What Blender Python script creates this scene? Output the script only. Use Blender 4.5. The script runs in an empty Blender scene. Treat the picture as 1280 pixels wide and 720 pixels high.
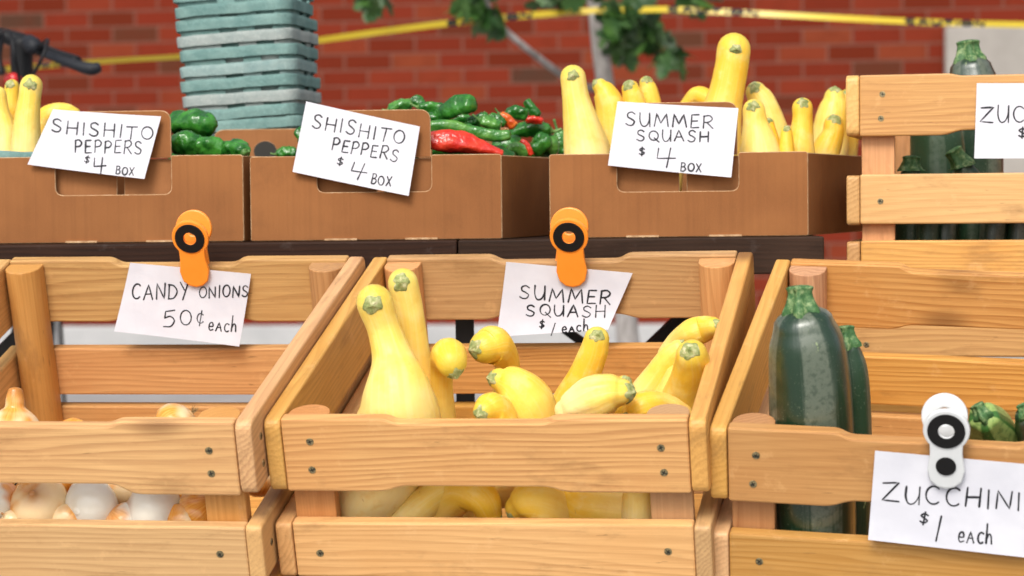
import bpy, bmesh, math, random
import numpy as np
from mathutils import Vector, Matrix, noise
random.seed(7)
R = math.radians
scene = bpy.context.scene
COL = scene.collection

# ------------------------------------------------------------------ camera
F, PITCH, ROLL, CZ = 3000.0, R(2.119), R(-.624), .85
_P = Matrix(((1, 0, 0), (0, math.sin(PITCH), math.cos(PITCH)), (0, math.cos(PITCH), -math.sin(PITCH))))
_Z = Matrix(((math.cos(ROLL), math.sin(ROLL), 0), (-math.sin(ROLL), math.cos(ROLL), 0), (0, 0, 1)))
CAM = _Z @ _P
cd = bpy.data.cameras.new('camera'); cam = bpy.data.objects.new('camera', cd); COL.objects.link(cam)
_r, _u, _f = CAM[0], CAM[1], CAM[2]
cam.matrix_world = Matrix(((_r[0], _u[0], -_f[0], 0), (_r[1], _u[1], -_f[1], 0), (_r[2], _u[2], -_f[2], CZ), (0, 0, 0, 1)))
cd.sensor_width = 36; cd.lens = F / 1280 * 36; cd.clip_start = .05; cd.clip_end = 300
cd.dof.use_dof = True; cd.dof.focus_distance = 2.62; cd.dof.aperture_fstop = 7.5
scene.camera = cam

# ------------------------------------------------------------------ world, sun, exposure
SUN_EL, SUN_AZ = R(44), R(196)           # azimuth clockwise from +Y: behind the camera, a little to the left
w = bpy.data.worlds.new('World'); scene.world = w; w.use_nodes = True
nt = w.node_tree; bg = nt.nodes['Background']
sky = nt.nodes.new('ShaderNodeTexSky'); sky.sky_type = 'NISHITA'; sky.sun_disc = False
sky.sun_elevation = SUN_EL; sky.sun_rotation = SUN_AZ; sky.dust_density = 4; sky.air_density = .8
hs = nt.nodes.new('ShaderNodeHueSaturation'); hs.inputs['Saturation'].default_value = .3
nt.links.new(sky.outputs[0], hs.inputs['Color']); nt.links.new(hs.outputs[0], bg.inputs[0]); bg.inputs[1].default_value = .15
sl = bpy.data.lights.new('sun', 'SUN'); sl.energy = 1.4; sl.angle = R(20); sl.color = (1, .955, .88)
so = bpy.data.objects.new('sun', sl); COL.objects.link(so)
sd = Vector((math.sin(SUN_AZ) * math.cos(SUN_EL), math.cos(SUN_AZ) * math.cos(SUN_EL), math.sin(SUN_EL)))
so.rotation_euler = sd.to_track_quat('Z', 'Y').to_euler(); so.location = sd * 30
scene.view_settings.view_transform = 'Standard'; scene.view_settings.look = 'None'
scene.view_settings.exposure = .42; scene.view_settings.gamma = 1

# ------------------------------------------------------------------ pixel helpers
def ray(px, py): return CAM.transposed() @ Vector(((px - 640) / F, (360 - py) / F, 1))
def at(px, py, Y):
    d = ray(px, py); d = d * (Y / d.y)
    return Vector((d.x, d.y, d.z + CZ))
def on_plane(px, py, p0, n):
    d = ray(px, py); o = Vector((0, 0, CZ))
    return o + d * ((p0 - o).dot(n) / d.dot(n))
def mpp(Y): return Y / F

# ------------------------------------------------------------------ object helpers
def tag(o, label=None, cat=None, group=None, kind=None):
    if label: o['label'] = label
    if cat: o['category'] = cat
    if group: o['group'] = group
    if kind: o['kind'] = kind
    return o
def thing(name, loc, label, cat, group=None):
    o = bpy.data.objects.new(name, None); COL.objects.link(o); o.location = loc; o.empty_display_size = .05
    return tag(o, label, cat, group)
def obj(name, bm, mat, parent=None, smooth=False, bevel=0, local=None):
    """link bm (in the parent's local space unless it is in world space and local is the origin to subtract)"""
    if local is not None: bmesh.ops.translate(bm, verts=bm.verts, vec=-Vector(local))
    me = bpy.data.meshes.new(name); bm.normal_update(); bm.to_mesh(me); bm.free()
    if smooth: me.shade_smooth()
    for m in (mat if isinstance(mat, (list, tuple)) else [mat]): me.materials.append(m)
    o = bpy.data.objects.new(name, me); COL.objects.link(o)
    if parent: o.parent = parent
    if bevel:
        b = o.modifiers.new('bevel', 'BEVEL'); b.width = bevel; b.segments = 2; b.limit_method = 'ANGLE'; b.angle_limit = R(40)
    return o
def copy_tree(o, parent=None):
    c = o.copy(); COL.objects.link(c)
    if parent: c.parent = parent
    for ch in list(o.children): copy_tree(ch, c)
    return c

def box_bm(x0, x1, y0, y1, z0, z1, bm=None):
    bm = bm or bmesh.new()
    v = [bm.verts.new(p) for p in ((x0,y0,z0),(x1,y0,z0),(x1,y1,z0),(x0,y1,z0),(x0,y0,z1),(x1,y0,z1),(x1,y1,z1),(x0,y1,z1))]
    for f in ((3,2,1,0),(4,5,6,7),(0,1,5,4),(1,2,6,5),(2,3,7,6),(3,0,4,7)): bm.faces.new([v[i] for i in f])
    return bm
def round_poly(pts, rads, n=5):
    """2D outline with rounded corners"""
    out = []; N = len(pts)
    for i, p in enumerate(pts):
        r = rads[i] if isinstance(rads, (list, tuple)) else rads
        a = Vector(pts[i - 1]) - Vector(p); b = Vector(pts[(i + 1) % N]) - Vector(p); p = Vector(p)
        if r <= 0: out.append(p); continue
        la, lb = a.length, b.length; d = min(r, la * .48, lb * .48)
        pa, pb = p + a / la * d, p + b / lb * d
        for k in range(n + 1):
            t = k / n; out.append((1 - t) ** 2 * pa + 2 * t * (1 - t) * p + t * t * pb)
    return out
def slab_bm(out, th, hole=None, axis='XZ'):
    """extrude an outline (in x,z) from y=0 to y=th; optional hole outline with as many points, from the same start"""
    bm = bmesh.new()
    def ring(o, y): return [bm.verts.new((p[0], y, p[1])) for p in o]
    a, b = ring(out, 0), ring(out, th); N = len(out)
    for i in range(N): bm.faces.new((a[i], b[i], b[(i + 1) % N], a[(i + 1) % N]))
    if hole is None: bm.faces.new(a); bm.faces.new(b[::-1])
    else:
        c, d = ring(hole, 0), ring(hole, th)
        for i in range(N):
            j = (i + 1) % N
            bm.faces.new((a[j], c[j], c[i], a[i])); bm.faces.new((b[i], d[i], d[j], b[j])); bm.faces.new((c[i], c[j], d[j], d[i]))
    bmesh.ops.recalc_face_normals(bm, faces=bm.faces)
    return bm
def cyl_bm(p0, p1, r, n=12, bm=None, r1=None):
    bm = bm or bmesh.new(); p0, p1 = Vector(p0), Vector(p1); d = (p1 - p0).normalized()
    x = d.orthogonal().normalized(); y = d.cross(x); r1 = r if r1 is None else r1
    A = [bm.verts.new(p0 + (x * math.cos(t) + y * math.sin(t)) * r) for t in [2 * math.pi * k / n for k in range(n)]]
    B = [bm.verts.new(p1 + (x * math.cos(t) + y * math.sin(t)) * r1) for t in [2 * math.pi * k / n for k in range(n)]]
    for i in range(n): bm.faces.new((A[i], A[(i + 1) % n], B[(i + 1) % n], B[i]))
    bm.faces.new(A[::-1]); bm.faces.new(B)
    return bm
def catmull(P, sub):
    """P: list of numpy rows; returns a smooth resampling"""
    P = [np.array(p, float) for p in P]
    if len(P) == 2: return [P[0] + (P[1] - P[0]) * k / (sub * 1.0) for k in range(sub + 1)]
    out = []; Q = [2 * P[0] - P[1]] + P + [2 * P[-1] - P[-2]]
    for i in range(1, len(Q) - 2):
        a, b, c, d = Q[i - 1:i + 3]
        for k in range(sub):
            t = k / sub
            out.append(.5 * (2 * b + (c - a) * t + (2 * a - 5 * b + 4 * c - d) * t * t + (3 * b - a - 3 * c + d) * t ** 3))
    out.append(P[-1]); return out
def tube_bm(pts, rad, n=20, sub=8, cap=(1, 1), shape=None, bm=None, spin=0, capn=5):
    """tapered body along a smooth spine. shape(t, a) multiplies the radius; cap = how round each end is (length of the dome / radius)"""
    rows = catmull([list(p) + [r] for p, r in zip(pts, rad)], sub)
    C = [Vector(q[:3]) for q in rows]; rr = [max(q[3], 1e-5) for q in rows]
    T = [(C[min(i + 1, len(C) - 1)] - C[max(i - 1, 0)]).normalized() for i in range(len(C))]
    rings = []
    for k in range(capn, 0, -1):
        th = math.pi / 2 * k / capn
        if cap[0] > 0: rings.append((C[0] - T[0] * rr[0] * cap[0] * math.sin(th), rr[0] * max(math.cos(th), .02), T[0]))
    rings += list(zip(C, rr, T))
    for k in range(1, capn + 1):
        th = math.pi / 2 * k / capn
        if cap[1] > 0: rings.append((C[-1] + T[-1] * rr[-1] * cap[1] * math.sin(th), rr[-1] * max(math.cos(th), .02), T[-1]))
    L = [0.0]
    for i in range(1, len(rings)): L.append(L[-1] + (rings[i][0] - rings[i - 1][0]).length)
    new = bm is None; bm = bm or bmesh.new()
    lay = bm.verts.layers.float_color.get('vt') or bm.verts.layers.float_color.new('vt')
    x = rings[0][2].orthogonal().normalized(); V = []
    for i, (c, r, t) in enumerate(rings):
        x = (x - t * x.dot(t)).normalized(); y = t.cross(x); row = []
        tt = L[i] / max(L[-1], 1e-6)
        for k in range(n):
            a = 2 * math.pi * k / n
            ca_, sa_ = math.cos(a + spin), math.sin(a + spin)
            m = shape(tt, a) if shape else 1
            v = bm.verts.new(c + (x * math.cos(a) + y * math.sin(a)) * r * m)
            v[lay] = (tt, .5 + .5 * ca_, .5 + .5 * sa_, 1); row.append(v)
        V.append(row)
    for i in range(len(V) - 1):
        for k in range(n):
            bm.faces.new((V[i][k], V[i][(k + 1) % n], V[i + 1][(k + 1) % n], V[i + 1][k]))
    bm.faces.new(V[0][::-1]); bm.faces.new(V[-1])
    return bm

# ------------------------------------------------------------------ materials
def mat(name, col=(.5, .5, .5), rough=.6, spec=.5, build=None, bump=None, **kw):
    m = bpy.data.materials.new(name); m.use_nodes = True; nt = m.node_tree; b = nt.nodes['Principled BSDF']
    b.inputs['Base Color'].default_value = (*col, 1); b.inputs['Roughness'].default_value = rough
    b.inputs['Specular IOR Level'].default_value = spec
    for k, v in kw.items(): b.inputs[k.replace('_', ' ')].default_value = v
    if build: build(N(nt), b)
    return m
class N:
    def __init__(s, nt): s.nt = nt
    def new(s, t, **props):
        n = s.nt.nodes.new('ShaderNode' + t)
        for k, v in props.items(): setattr(n, k, v)
        return n
    def link(s, a, b): s.nt.links.new(a, b)
    def put(s, sock, v):
        if hasattr(v, 'is_output'): s.link(v, sock)
        elif isinstance(v, (tuple, list)) and len(v) == 3 and sock.type == 'RGBA': sock.default_value = (*v, 1)
        else: sock.default_value = v
    def coord(s, out='Object', scale=(1, 1, 1), rnd=0):
        c = s.new('TexCoord').outputs[out]; mp = s.new('Mapping'); s.link(c, mp.inputs[0]); mp.inputs['Scale'].default_value = scale
        if rnd:
            o = s.new('ObjectInfo'); q = s.math('MULTIPLY', o.outputs['Random'], rnd); cb = s.new('CombineXYZ')
            for i in range(3): s.link(q, cb.inputs[i])
            s.link(cb.outputs[0], mp.inputs['Location'])
        return mp.outputs[0]
    def rnd(s): return s.new('ObjectInfo').outputs['Random']
    def noise(s, vec, scale=5, detail=3, rough=.5, dist=0):
        n = s.new('TexNoise'); s.link(vec, n.inputs['Vector']) if vec else None
        n.inputs['Scale'].default_value = scale; n.inputs['Detail'].default_value = detail; n.inputs['Roughness'].default_value = rough; n.inputs['Distortion'].default_value = dist
        return n.outputs['Fac']
    def math(s, op, a, b=0.0, c=0.0, clamp=False):
        n = s.new('Math', operation=op, use_clamp=clamp)
        for i, v in enumerate((a, b, c)): s.put(n.inputs[i], v)
        return n.outputs[0]
    def ramp(s, f, stops, interp='LINEAR'):
        n = s.new('ValToRGB'); s.link(f, n.inputs[0]); n.color_ramp.interpolation = interp; e = n.color_ramp.elements
        while len(e) > 1: e.remove(e[-1])
        for i, (p, c) in enumerate(stops):
            x = e[0] if i == 0 else e.new(p)
            x.position = p; x.color = (*c, 1) if len(c) == 3 else c
        return n.outputs[0]
    def g(s, f, a, b):            # smooth scalar map 0..1 between a and b
        n = s.new('MapRange', interpolation_type='SMOOTHSTEP'); s.link(f, n.inputs[0]); n.inputs[1].default_value = a; n.inputs[2].default_value = b
        return n.outputs[0]
    def mix(s, f, a, b, mode='MIX'):
        n = s.new('Mix', data_type='RGBA', blend_type=mode)
        s.put(n.inputs[0], f); s.put(n.inputs[6], a); s.put(n.inputs[7], b); return n.outputs[2]
    def bump(s, b, h, strength=.3, dist=.002):
        n = s.new('Bump'); n.inputs['Strength'].default_value = strength; n.inputs['Distance'].default_value = dist
        s.link(h, n.inputs['Height']); s.link(n.outputs[0], b.inputs['Normal'])
    def attr(s, name='vt'):
        a = s.new('Attribute', attribute_name=name); sp = s.new('SeparateColor'); s.link(a.outputs['Color'], sp.inputs[0]); return sp.outputs
def wood(name, light, dark, tint, knots=True, rough=.5):
    def build(n, b):
        v = n.coord('Object', (1, 1, 1), 40)
        st = n.new('Mapping'); n.link(v, st.inputs[0]); st.inputs['Scale'].default_value = (.9, 16, 16)
        st.inputs['Scale'].default_value = (1.1, 9, 9)
        flow = n.noise(st.outputs[0], 1.0, 3, .55)
        se = n.new('SeparateXYZ'); n.link(v, se.inputs[0])
        ph = n.math('ADD', n.math('MULTIPLY', n.math('ADD', se.outputs[2], n.math('MULTIPLY', se.outputs[1], .5)), 130.0), n.math('MULTIPLY', flow, 13.0))
        tri = n.math('FRACT', ph)
        late = n.math('MULTIPLY', n.g(tri, .15, .85), n.math('SUBTRACT', 1, n.g(tri, .88, 1.0)))
        amp = n.g(n.noise(st.outputs[0], .7, 2), .3, .7)
        late = n.math('MULTIPLY', late, n.math('MULTIPLY_ADD', amp, .75, .25))
        fs = n.new('Mapping'); n.link(v, fs.inputs[0]); fs.inputs['Scale'].default_value = (9, 420, 420)
        fine = n.noise(fs.outputs[0], 1, 3, .65)
        f = n.math('SUBTRACT', n.math('MULTIPLY_ADD', fine, .75, .27), n.math('MULTIPLY', late, .38))
        c = n.ramp(f, [(.12, dark), (.42, tuple(.45 * a + .55 * d for a, d in zip(light, dark))), (.75, light), (1, tuple(min(1, a * 1.12) for a in light))])
        big = n.noise(v, 7, 2, .5)
        c = n.mix(n.math('MULTIPLY', n.g(big, .45, .75), .45), c, tint)
        r = n.rnd(); hv = n.new('HueSaturation'); n.link(c, hv.inputs['Color'])
        n.link(n.math('MULTIPLY_ADD', r, .36, .82), hv.inputs['Value']); n.link(n.math('MULTIPLY_ADD', n.math('FRACT', n.math('MULTIPLY', r, 17.3)), .22, .9), hv.inputs['Saturation'])
        n.link(n.math('MULTIPLY_ADD', n.math('FRACT', n.math('MULTIPLY', r, 7.7)), .012, .494), hv.inputs['Hue'])
        c = hv.outputs[0]
        gm = n.new('Mapping'); n.link(v, gm.inputs[0]); gm.inputs['Scale'].default_value = (9, 26, 26)
        grime = n.noise(gm.outputs[0], 1, 5, .68)
        c = n.mix(n.math('MULTIPLY', n.g(grime, .53, .71), .38), c, tuple(x * .55 for x in dark))
        worn = n.noise(v, 38, 4, .7)
        c = n.mix(n.math('MULTIPLY', n.g(worn, .58, .72), .28), c, tuple(min(1, x * 1.12 + .05) for x in light))
        nm = n.new('Mapping'); n.link(v, nm.inputs[0]); nm.inputs['Scale'].default_value = (30, 260, 260)
        nick = n.noise(nm.outputs[0], 1, 2, .5)
        c = n.mix(n.math('MULTIPLY', n.g(nick, .72, .78), .5), c, tuple(x * .35 for x in dark))
        if knots:
            km = n.new('Mapping'); n.link(v, km.inputs[0]); km.inputs['Scale'].default_value = (5, 9, 9)
            vo = n.new('TexVoronoi'); n.link(km.outputs[0], vo.inputs['Vector']); vo.inputs['Scale'].default_value = 1
            sp = n.new('SeparateColor'); n.link(vo.outputs['Color'], sp.inputs[0])
            k = n.math('MULTIPLY', n.math('SUBTRACT', 1, n.g(vo.outputs['Distance'], .06, .24)), n.math('GREATER_THAN', sp.outputs[0], .6))
            c = n.mix(n.math('MULTIPLY', k, .75), c, (.13, .045, .014))
        n.link(c, b.inputs['Base Color'])
        n.bump(b, n.math('ADD', f, n.math('MULTIPLY', worn, .8)), .3, .0008)
        n.link(n.math('MULTIPLY_ADD', fine, .25, rough - .12), b.inputs['Roughness'])
    return mat(name, light, rough, .12 if light[0] < .1 else .35, build)
M = {}
M['cedar'] = wood('cedar_wood', (.63, .35, .122), (.39, .18, .056), (.53, .245, .072))
M['cedar_pale'] = wood('pale_cedar_wood', (.67, .39, .155), (.45, .23, .08), (.57, .295, .10), knots=False)
M['cedar_post'] = wood('post_wood', (.60, .315, .13), (.42, .19, .07), (.50, .225, .08), knots=False)
M['dark_wood'] = wood('dark_stained_wood', (.040, .019, .011), (.016, .008, .005), (.07, .036, .022), knots=False, rough=.6)
M['screw'] = mat('aged_brass_screw', (.30, .24, .12), .42, .5, lambda n, b: n.link(n.ramp(n.noise(n.coord('Object', rnd=9), 350, 2), [(.35, (.08, .075, .05)), (.6, (.36, .29, .15))]), b.inputs['Base Color']), Metallic=.7)
M['recess_shade'] = mat('recess_shade', (.02, .017, .012), .7)  # near-black colour for shade painted where hollows would be

def squash_mat(name, c0, c1, pale):
    def build(n, b):
        t, ca, sa = n.attr()[:3]
        v = n.coord('Object', (1, 1, 1), 20)
        cb = n.new('CombineXYZ'); n.link(n.math('MULTIPLY', t, .6), cb.inputs[0]); n.link(n.math('MULTIPLY', ca, 5), cb.inputs[1]); n.link(n.math('ADD', n.math('MULTIPLY', sa, 5), n.math('MULTIPLY', n.rnd(), 30)), cb.inputs[2])
        streak = n.noise(cb.outputs[0], 3, 2, .5)
        big = n.noise(v, 18, 3, .5)
        c = n.mix(n.g(big, .35, .7), c0, c1)
        c = n.mix(n.math('MULTIPLY', n.g(streak, .48, .68), .22), c, pale)
        c = n.mix(n.math('MULTIPLY', n.g(t, .25, .75), .7), c, pale)  # cream belly tone, with its highlight mixed into the colour
        c = n.mix(n.math('MULTIPLY', n.math('SUBTRACT', 1, n.g(t, .01, .10)), .5), c, (.52, .48, .06))
        sp = n.noise(v, 500, 2, .5)
        c = n.mix(n.math('MULTIPLY', n.g(sp, .62, .72), .25), c, (.86, .74, .30))
        lump = n.noise(v, 45, 3, .55)
        c = n.mix(n.math('MULTIPLY', n.g(lump, .52, .72), .35), c, (.90, .73, .30))
        c = n.mix(n.math('MULTIPLY', n.math('SUBTRACT', 1, n.g(lump, .30, .46)), .30), c, (.80, .43, .02))  # pale lumps and orange hollows put highlight and shade into the skin colour
        tl2 = n.noise(v, 28, 5, .7)
        c = n.mix(n.math('MULTIPLY', n.g(tl2, .62, .72), n.math('MULTIPLY', n.math('SUBTRACT', 1, n.g(t, .25, .6)), .35)), c, (.42, .46, .08))
        scm = n.new('Mapping'); n.link(v, scm.inputs[0]); scm.inputs['Scale'].default_value = (1, 1, .25); scm.inputs['Rotation'].default_value = (.5, .4, 0)
        scratch = n.noise(scm.outputs[0], 210, 3, .6)
        c = n.mix(n.math('MULTIPLY', n.g(scratch, .71, .745), .55), c, (.55, .33, .09))
        sc = n.noise(v, 60, 4, .7)
        c = n.mix(n.math('MULTIPLY', n.g(sc, .70, .76), .35), c, (.50, .30, .06))
        n.link(c, b.inputs['Base Color']); n.bump(b, n.math('ADD', n.math('MULTIPLY', sp, .18), n.math('ADD', n.math('MULTIPLY', lump, 1.6), n.math('MULTIPLY', streak, .4))), .28, .003)
        n.link(n.math('MULTIPLY_ADD', lump, .35, .27), b.inputs['Roughness'])
    return mat(name, c0, .38, .45, build, Subsurface_Weight=.12, Subsurface_Radius=(.012, .006, .001), Subsurface_Scale=1.0)
M['squash'] = squash_mat('yellow_squash_skin', (.86, .505, .03), (.88, .575, .06), (.90, .69, .23))
M['squash_light'] = squash_mat('pale_yellow_squash_skin', (.88, .59, .08), (.90, .67, .16), (.92, .78, .40))
def stem_build(c0, c1, c2):
    def build(n, b):
        v = n.coord('Object', (1, 1, 1), 10); f = n.noise(v, 160, 4, .65)
        n.link(n.ramp(f, [(.3, c0), (.5, c1), (.68, c2)]), b.inputs['Base Color']); n.bump(b, f, .7, .002)
    return build
M['squash_stem'] = mat('squash_stem', (.2, .26, .08), .65, .3, stem_build((.15, .20, .055), (.32, .35, .13), (.58, .54, .30)))
M['zuc_stem'] = mat('zucchini_stem', (.1, .2, .05), .55, .4, stem_build((.02, .075, .02), (.06, .15, .045), (.26, .34, .15)))
def zuc_build(base, stripe_sheen, speck, amt, lo=.52):
    def build(n, b):
        t, ca, sa = n.attr()[:3]; v = n.coord('Object', (1, 1, 1), 30)
        cb = n.new('CombineXYZ'); n.link(n.math('MULTIPLY', t, .5), cb.inputs[0]); n.link(n.math('MULTIPLY', ca, 4), cb.inputs[1]); n.link(n.math('ADD', n.math('MULTIPLY', sa, 4), n.math('MULTIPLY', n.rnd(), 30)), cb.inputs[2])
        wob = n.noise(cb.outputs[0], 1.2, 3, .6)
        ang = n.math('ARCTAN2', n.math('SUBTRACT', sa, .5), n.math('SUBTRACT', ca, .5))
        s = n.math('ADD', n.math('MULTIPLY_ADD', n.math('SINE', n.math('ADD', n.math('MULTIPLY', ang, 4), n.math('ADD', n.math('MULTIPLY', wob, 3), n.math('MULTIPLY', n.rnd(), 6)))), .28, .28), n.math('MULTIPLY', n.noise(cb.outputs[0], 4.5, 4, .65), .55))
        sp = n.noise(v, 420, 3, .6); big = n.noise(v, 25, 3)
        c = n.mix(n.math('MULTIPLY', n.g(s, lo, lo + .22), amt), base, stripe_sheen)
        c = n.mix(n.math('MULTIPLY', n.g(sp, .60, .68), n.math('MULTIPLY', n.g(big, .3, .7), .6)), c, speck)
        v2 = n.new('Mapping'); n.link(v, v2.inputs[0]); v2.inputs['Scale'].default_value = (1, 1, .35)
        scr = n.noise(v2.outputs[0], 70, 4, .72)
        c = n.mix(n.math('MULTIPLY', n.g(scr, .67, .72), .7), c, (.34, .42, .18))
        mot = n.noise(v, 170, 3, .65); c = n.mix(n.math('MULTIPLY', n.g(mot, .46, .64), .5), c, base)
        n.link(c, b.inputs['Base Color']); n.bump(b, n.math('ADD', n.math('MULTIPLY', sp, .2), n.math('ADD', s, n.noise(v, 40, 3))), .25, .003)
        n.link(n.math('MULTIPLY_ADD', n.noise(v, 45, 4), .28, .22), b.inputs['Roughness'])
    return build
M['zucchini'] = mat('dark_zucchini_skin', (.012, .04, .018), .36, .55, zuc_build((.009, .032, .013), (.115, .138, .098), (.18, .21, .13), .9), Coat_Weight=.5, Coat_Roughness=.22)  # pale mottled stripes also paint a sky sheen into the skin colour
M['zucchini_grey'] = mat('speckled_zucchini_skin', (.03, .06, .04), .4, .5, zuc_build((.022, .055, .026), (.085, .12, .08), (.20, .25, .17), .8))
M['zucchini_striped'] = mat('striped_zucchini_skin', (.05, .14, .03), .4, .5, zuc_build((.045, .14, .025), (.30, .42, .12), (.36, .46, .20), 1, .36))
def pepper_build(c0, c1):
    def build(n, b):
        v = n.coord('Object', (1, 1, 1), 30); f = n.noise(v, 55, 3)
        n.link(n.mix(n.g(f, .35, .7), c0, c1), b.inputs['Base Color']); n.bump(b, n.noise(v, 130, 2), .45, .005)
    return build
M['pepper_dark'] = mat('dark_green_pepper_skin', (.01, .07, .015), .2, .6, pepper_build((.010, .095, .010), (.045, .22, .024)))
M['pepper_light'] = mat('light_green_pepper_skin', (.06, .2, .03), .22, .6, pepper_build((.035, .17, .025), (.12, .30, .05)))
M['pepper_red'] = mat('red_pepper_skin', (.55, .02, .01), .2, .6, pepper_build((.52, .018, .010), (.70, .05, .02)))
M['pepper_orange'] = mat('orange_red_pepper_skin', (.6, .08, .01), .2, .6, pepper_build((.55, .06, .01), (.65, .16, .02)))
M['pepper_stem'] = mat('pepper_stem', (.1, .22, .05), .5, .4, pepper_build((.06, .15, .03), (.15, .28, .07)))
def onion_build(c0, c1, pale, amt):
    def build(n, b):
        t, ca, sa = n.attr()[:3]
        cb = n.new('CombineXYZ'); n.link(n.math('MULTIPLY', t, .8), cb.inputs[0]); n.link(n.math('MULTIPLY', ca, 9), cb.inputs[1]); n.link(n.math('ADD', n.math('MULTIPLY', sa, 9), n.math('MULTIPLY', n.rnd(), 30)), cb.inputs[2])
        s = n.noise(cb.outputs[0], 4, 3, .6); v = n.coord('Object', (1, 1, 1), 30); p = n.noise(v, 13, 3, .6)
        c = n.mix(n.g(s, .35, .7), c0, c1)
        c = n.mix(n.g(p, .52 - .22 * amt, .62 - .18 * amt), c, pale)
        c = n.mix(n.math('MULTIPLY', n.math('SUBTRACT', 1, n.g(t, .04, .22)), .75), c, (.42, .16, .035))
        n.link(c, b.inputs['Base Color']); n.bump(b, s, .12, .002)
    return build
M['onion'] = mat('orange_onion_skin', (.6, .26, .06), .2, .5, onion_build((.70, .25, .03), (.84, .43, .09), (.85, .64, .36), .3), Subsurface_Weight=.08, Subsurface_Radius=(.01, .006, .003))
M['onion_white'] = mat('white_onion_skin', (.78, .72, .58), .2, .5, onion_build((.74, .62, .42), (.80, .76, .62), (.82, .80, .70), 1), Subsurface_Weight=.08, Subsurface_Radius=(.01, .008, .006))
M['onion_half'] = mat('half_bare_onion_skin', (.7, .5, .3), .3, .5, onion_build((.62, .24, .05), (.78, .42, .14), (.82, .80, .70), .42), Subsurface_Weight=.08, Subsurface_Radius=(.01, .008, .006))
M['onion_root'] = mat('dry_onion_root', (.28, .19, .09), .9, .2, stem_build((.14, .08, .03), (.30, .20, .09), (.45, .33, .17)))
def card_build(c0, c1):
    def build(n, b):
        v = n.coord('Object', (1, 1, 1), 5); f = n.noise(v, 9, 3); g = n.noise(v, 500, 2)
        mp = n.new('Mapping'); n.link(v, mp.inputs[0]); mp.inputs['Scale'].default_value = (170, 8, .6); lines = n.noise(mp.outputs[0], 1, 1)
        c = n.mix(n.g(f, .3, .75), c0, c1); c = n.mix(n.math('MULTIPLY', g, .25), c, tuple(x * 1.35 for x in c1))
        c = n.mix(n.math('MULTIPLY', n.g(lines, .5, .75), .18), c, tuple(x * .75 for x in c0))
        cm = n.new('Mapping'); n.link(v, cm.inputs[0]); cm.inputs['Scale'].default_value = (3, 3, 4); crs = n.noise(cm.outputs[0], 1.4, 2, .5, .3)
        crease = n.math('SUBTRACT', 1, n.math('MULTIPLY', n.math('ABSOLUTE', n.math('SUBTRACT', crs, .5)), 26, clamp=True), clamp=True)
        c = n.mix(n.math('MULTIPLY', crease, .06), c, tuple(x * 1.7 for x in c1))
        stain = n.noise(v, 16, 5, .7); c = n.mix(n.math('MULTIPLY', n.g(stain, .52, .75), .22), c, tuple(x * .5 for x in c0))
        scuff = n.noise(v, 30, 5, .75)
        c = n.mix(n.math('MULTIPLY', n.g(scuff, .66, .76), .4), c, (.42, .26, .14))
        n.link(c, b.inputs['Base Color']); n.bump(b, n.math('ADD', n.math('MULTIPLY', lines, .3), n.math('ADD', crs, n.math('MULTIPLY', f, 1.5))), .3, .006)
    return build
M['card'] = mat('brown_cardboard', (.34, .15, .06), .75, .25, card_build((.225, .084, .025), (.285, .112, .034)))
M['card_in'] = mat('inner_cardboard', (.36, .17, .075), .8, .2, card_build((.25, .10, .034), (.32, .135, .05)))
M['card_edge'] = mat('cut_cardboard_edge', (.55, .35, .19), .85, .2, stem_build((.36, .20, .10), (.52, .32, .17), (.62, .44, .27)))
def pulp_build(c0, c1):
    def build(n, b):
        v = n.coord('Object', (1, 1, 1), 12); f = n.noise(v, 30, 4, .65); g = n.noise(v, 260, 3, .7)
        c = n.mix(n.g(f, .3, .7), c0, c1); c = n.mix(n.math('MULTIPLY', n.g(g, .5, .75), .4), c, tuple(min(1, x * 1.5) for x in c1))
        n.link(c, b.inputs['Base Color']); n.bump(b, n.math('ADD', g, f), .4, .002)
    return build
M['pulp_teal'] = mat('teal_paper_pulp', (.17, .34, .33), .9, .1, pulp_build((.13, .235, .22), (.20, .315, .29)))
M['pulp_grey'] = mat('grey_paper_pulp', (.42, .43, .40), .9, .1, pulp_build((.27, .32, .305), (.35, .385, .365)))
M['pulp_pale'] = mat('pale_teal_paper_pulp', (.25, .35, .34), .9, .1, pulp_build((.21, .31, .30), (.30, .39, .37)))
M['paper'] = mat('white_paper', (.80, .79, .84), .7, .25, lambda n, b: (n.link(n.mix(n.g(n.noise(n.coord('Object'), 25, 3), .3, .7), (.62, .62, .67), (.68, .68, .725)), b.inputs['Base Color']), n.bump(b, n.noise(n.coord('Object'), 28, 3), .25, .004)))
M['ink'] = mat('black_marker_ink', (.02, .02, .025), .6, .3)
M['orange'] = mat('orange_plastic', (.95, .33, .02), .38, .5, lambda n, b: n.link(n.mix(n.noise(n.coord('Object'), 60, 3), (.97, .27, .02), (.98, .32, .035)), b.inputs['Base Color']), Subsurface_Weight=.05)
M['white_plastic'] = mat('white_plastic', (.66, .68, .68), .35, .5, lambda n, b: n.link(n.mix(n.noise(n.coord('Object'), 60, 3), (.60, .62, .62), (.70, .71, .71)), b.inputs['Base Color']))
M['black_rubber'] = mat('black_rubber', (.007, .0065, .0065), .6, .25, lambda n, b: n.bump(b, n.noise(n.coord('Object'), 300, 2), .3, .001))
M['steel'] = mat('steel_wire', (.5, .5, .5), .3, .5, Metallic=1.0)
M['black_metal'] = mat('black_painted_metal', (.018, .018, .02), .45, .5, lambda n, b: n.link(n.mix(n.noise(n.coord('Object'), 40, 4), (.012, .012, .014), (.03, .028, .027)), b.inputs['Base Color']))
M['bike_black'] = mat('black_bicycle_paint', (.006, .0065, .008), .5, .3)
M['bike_grey'] = mat('grey_handle_rubber', (.014, .016, .021), .6, .3)
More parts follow.
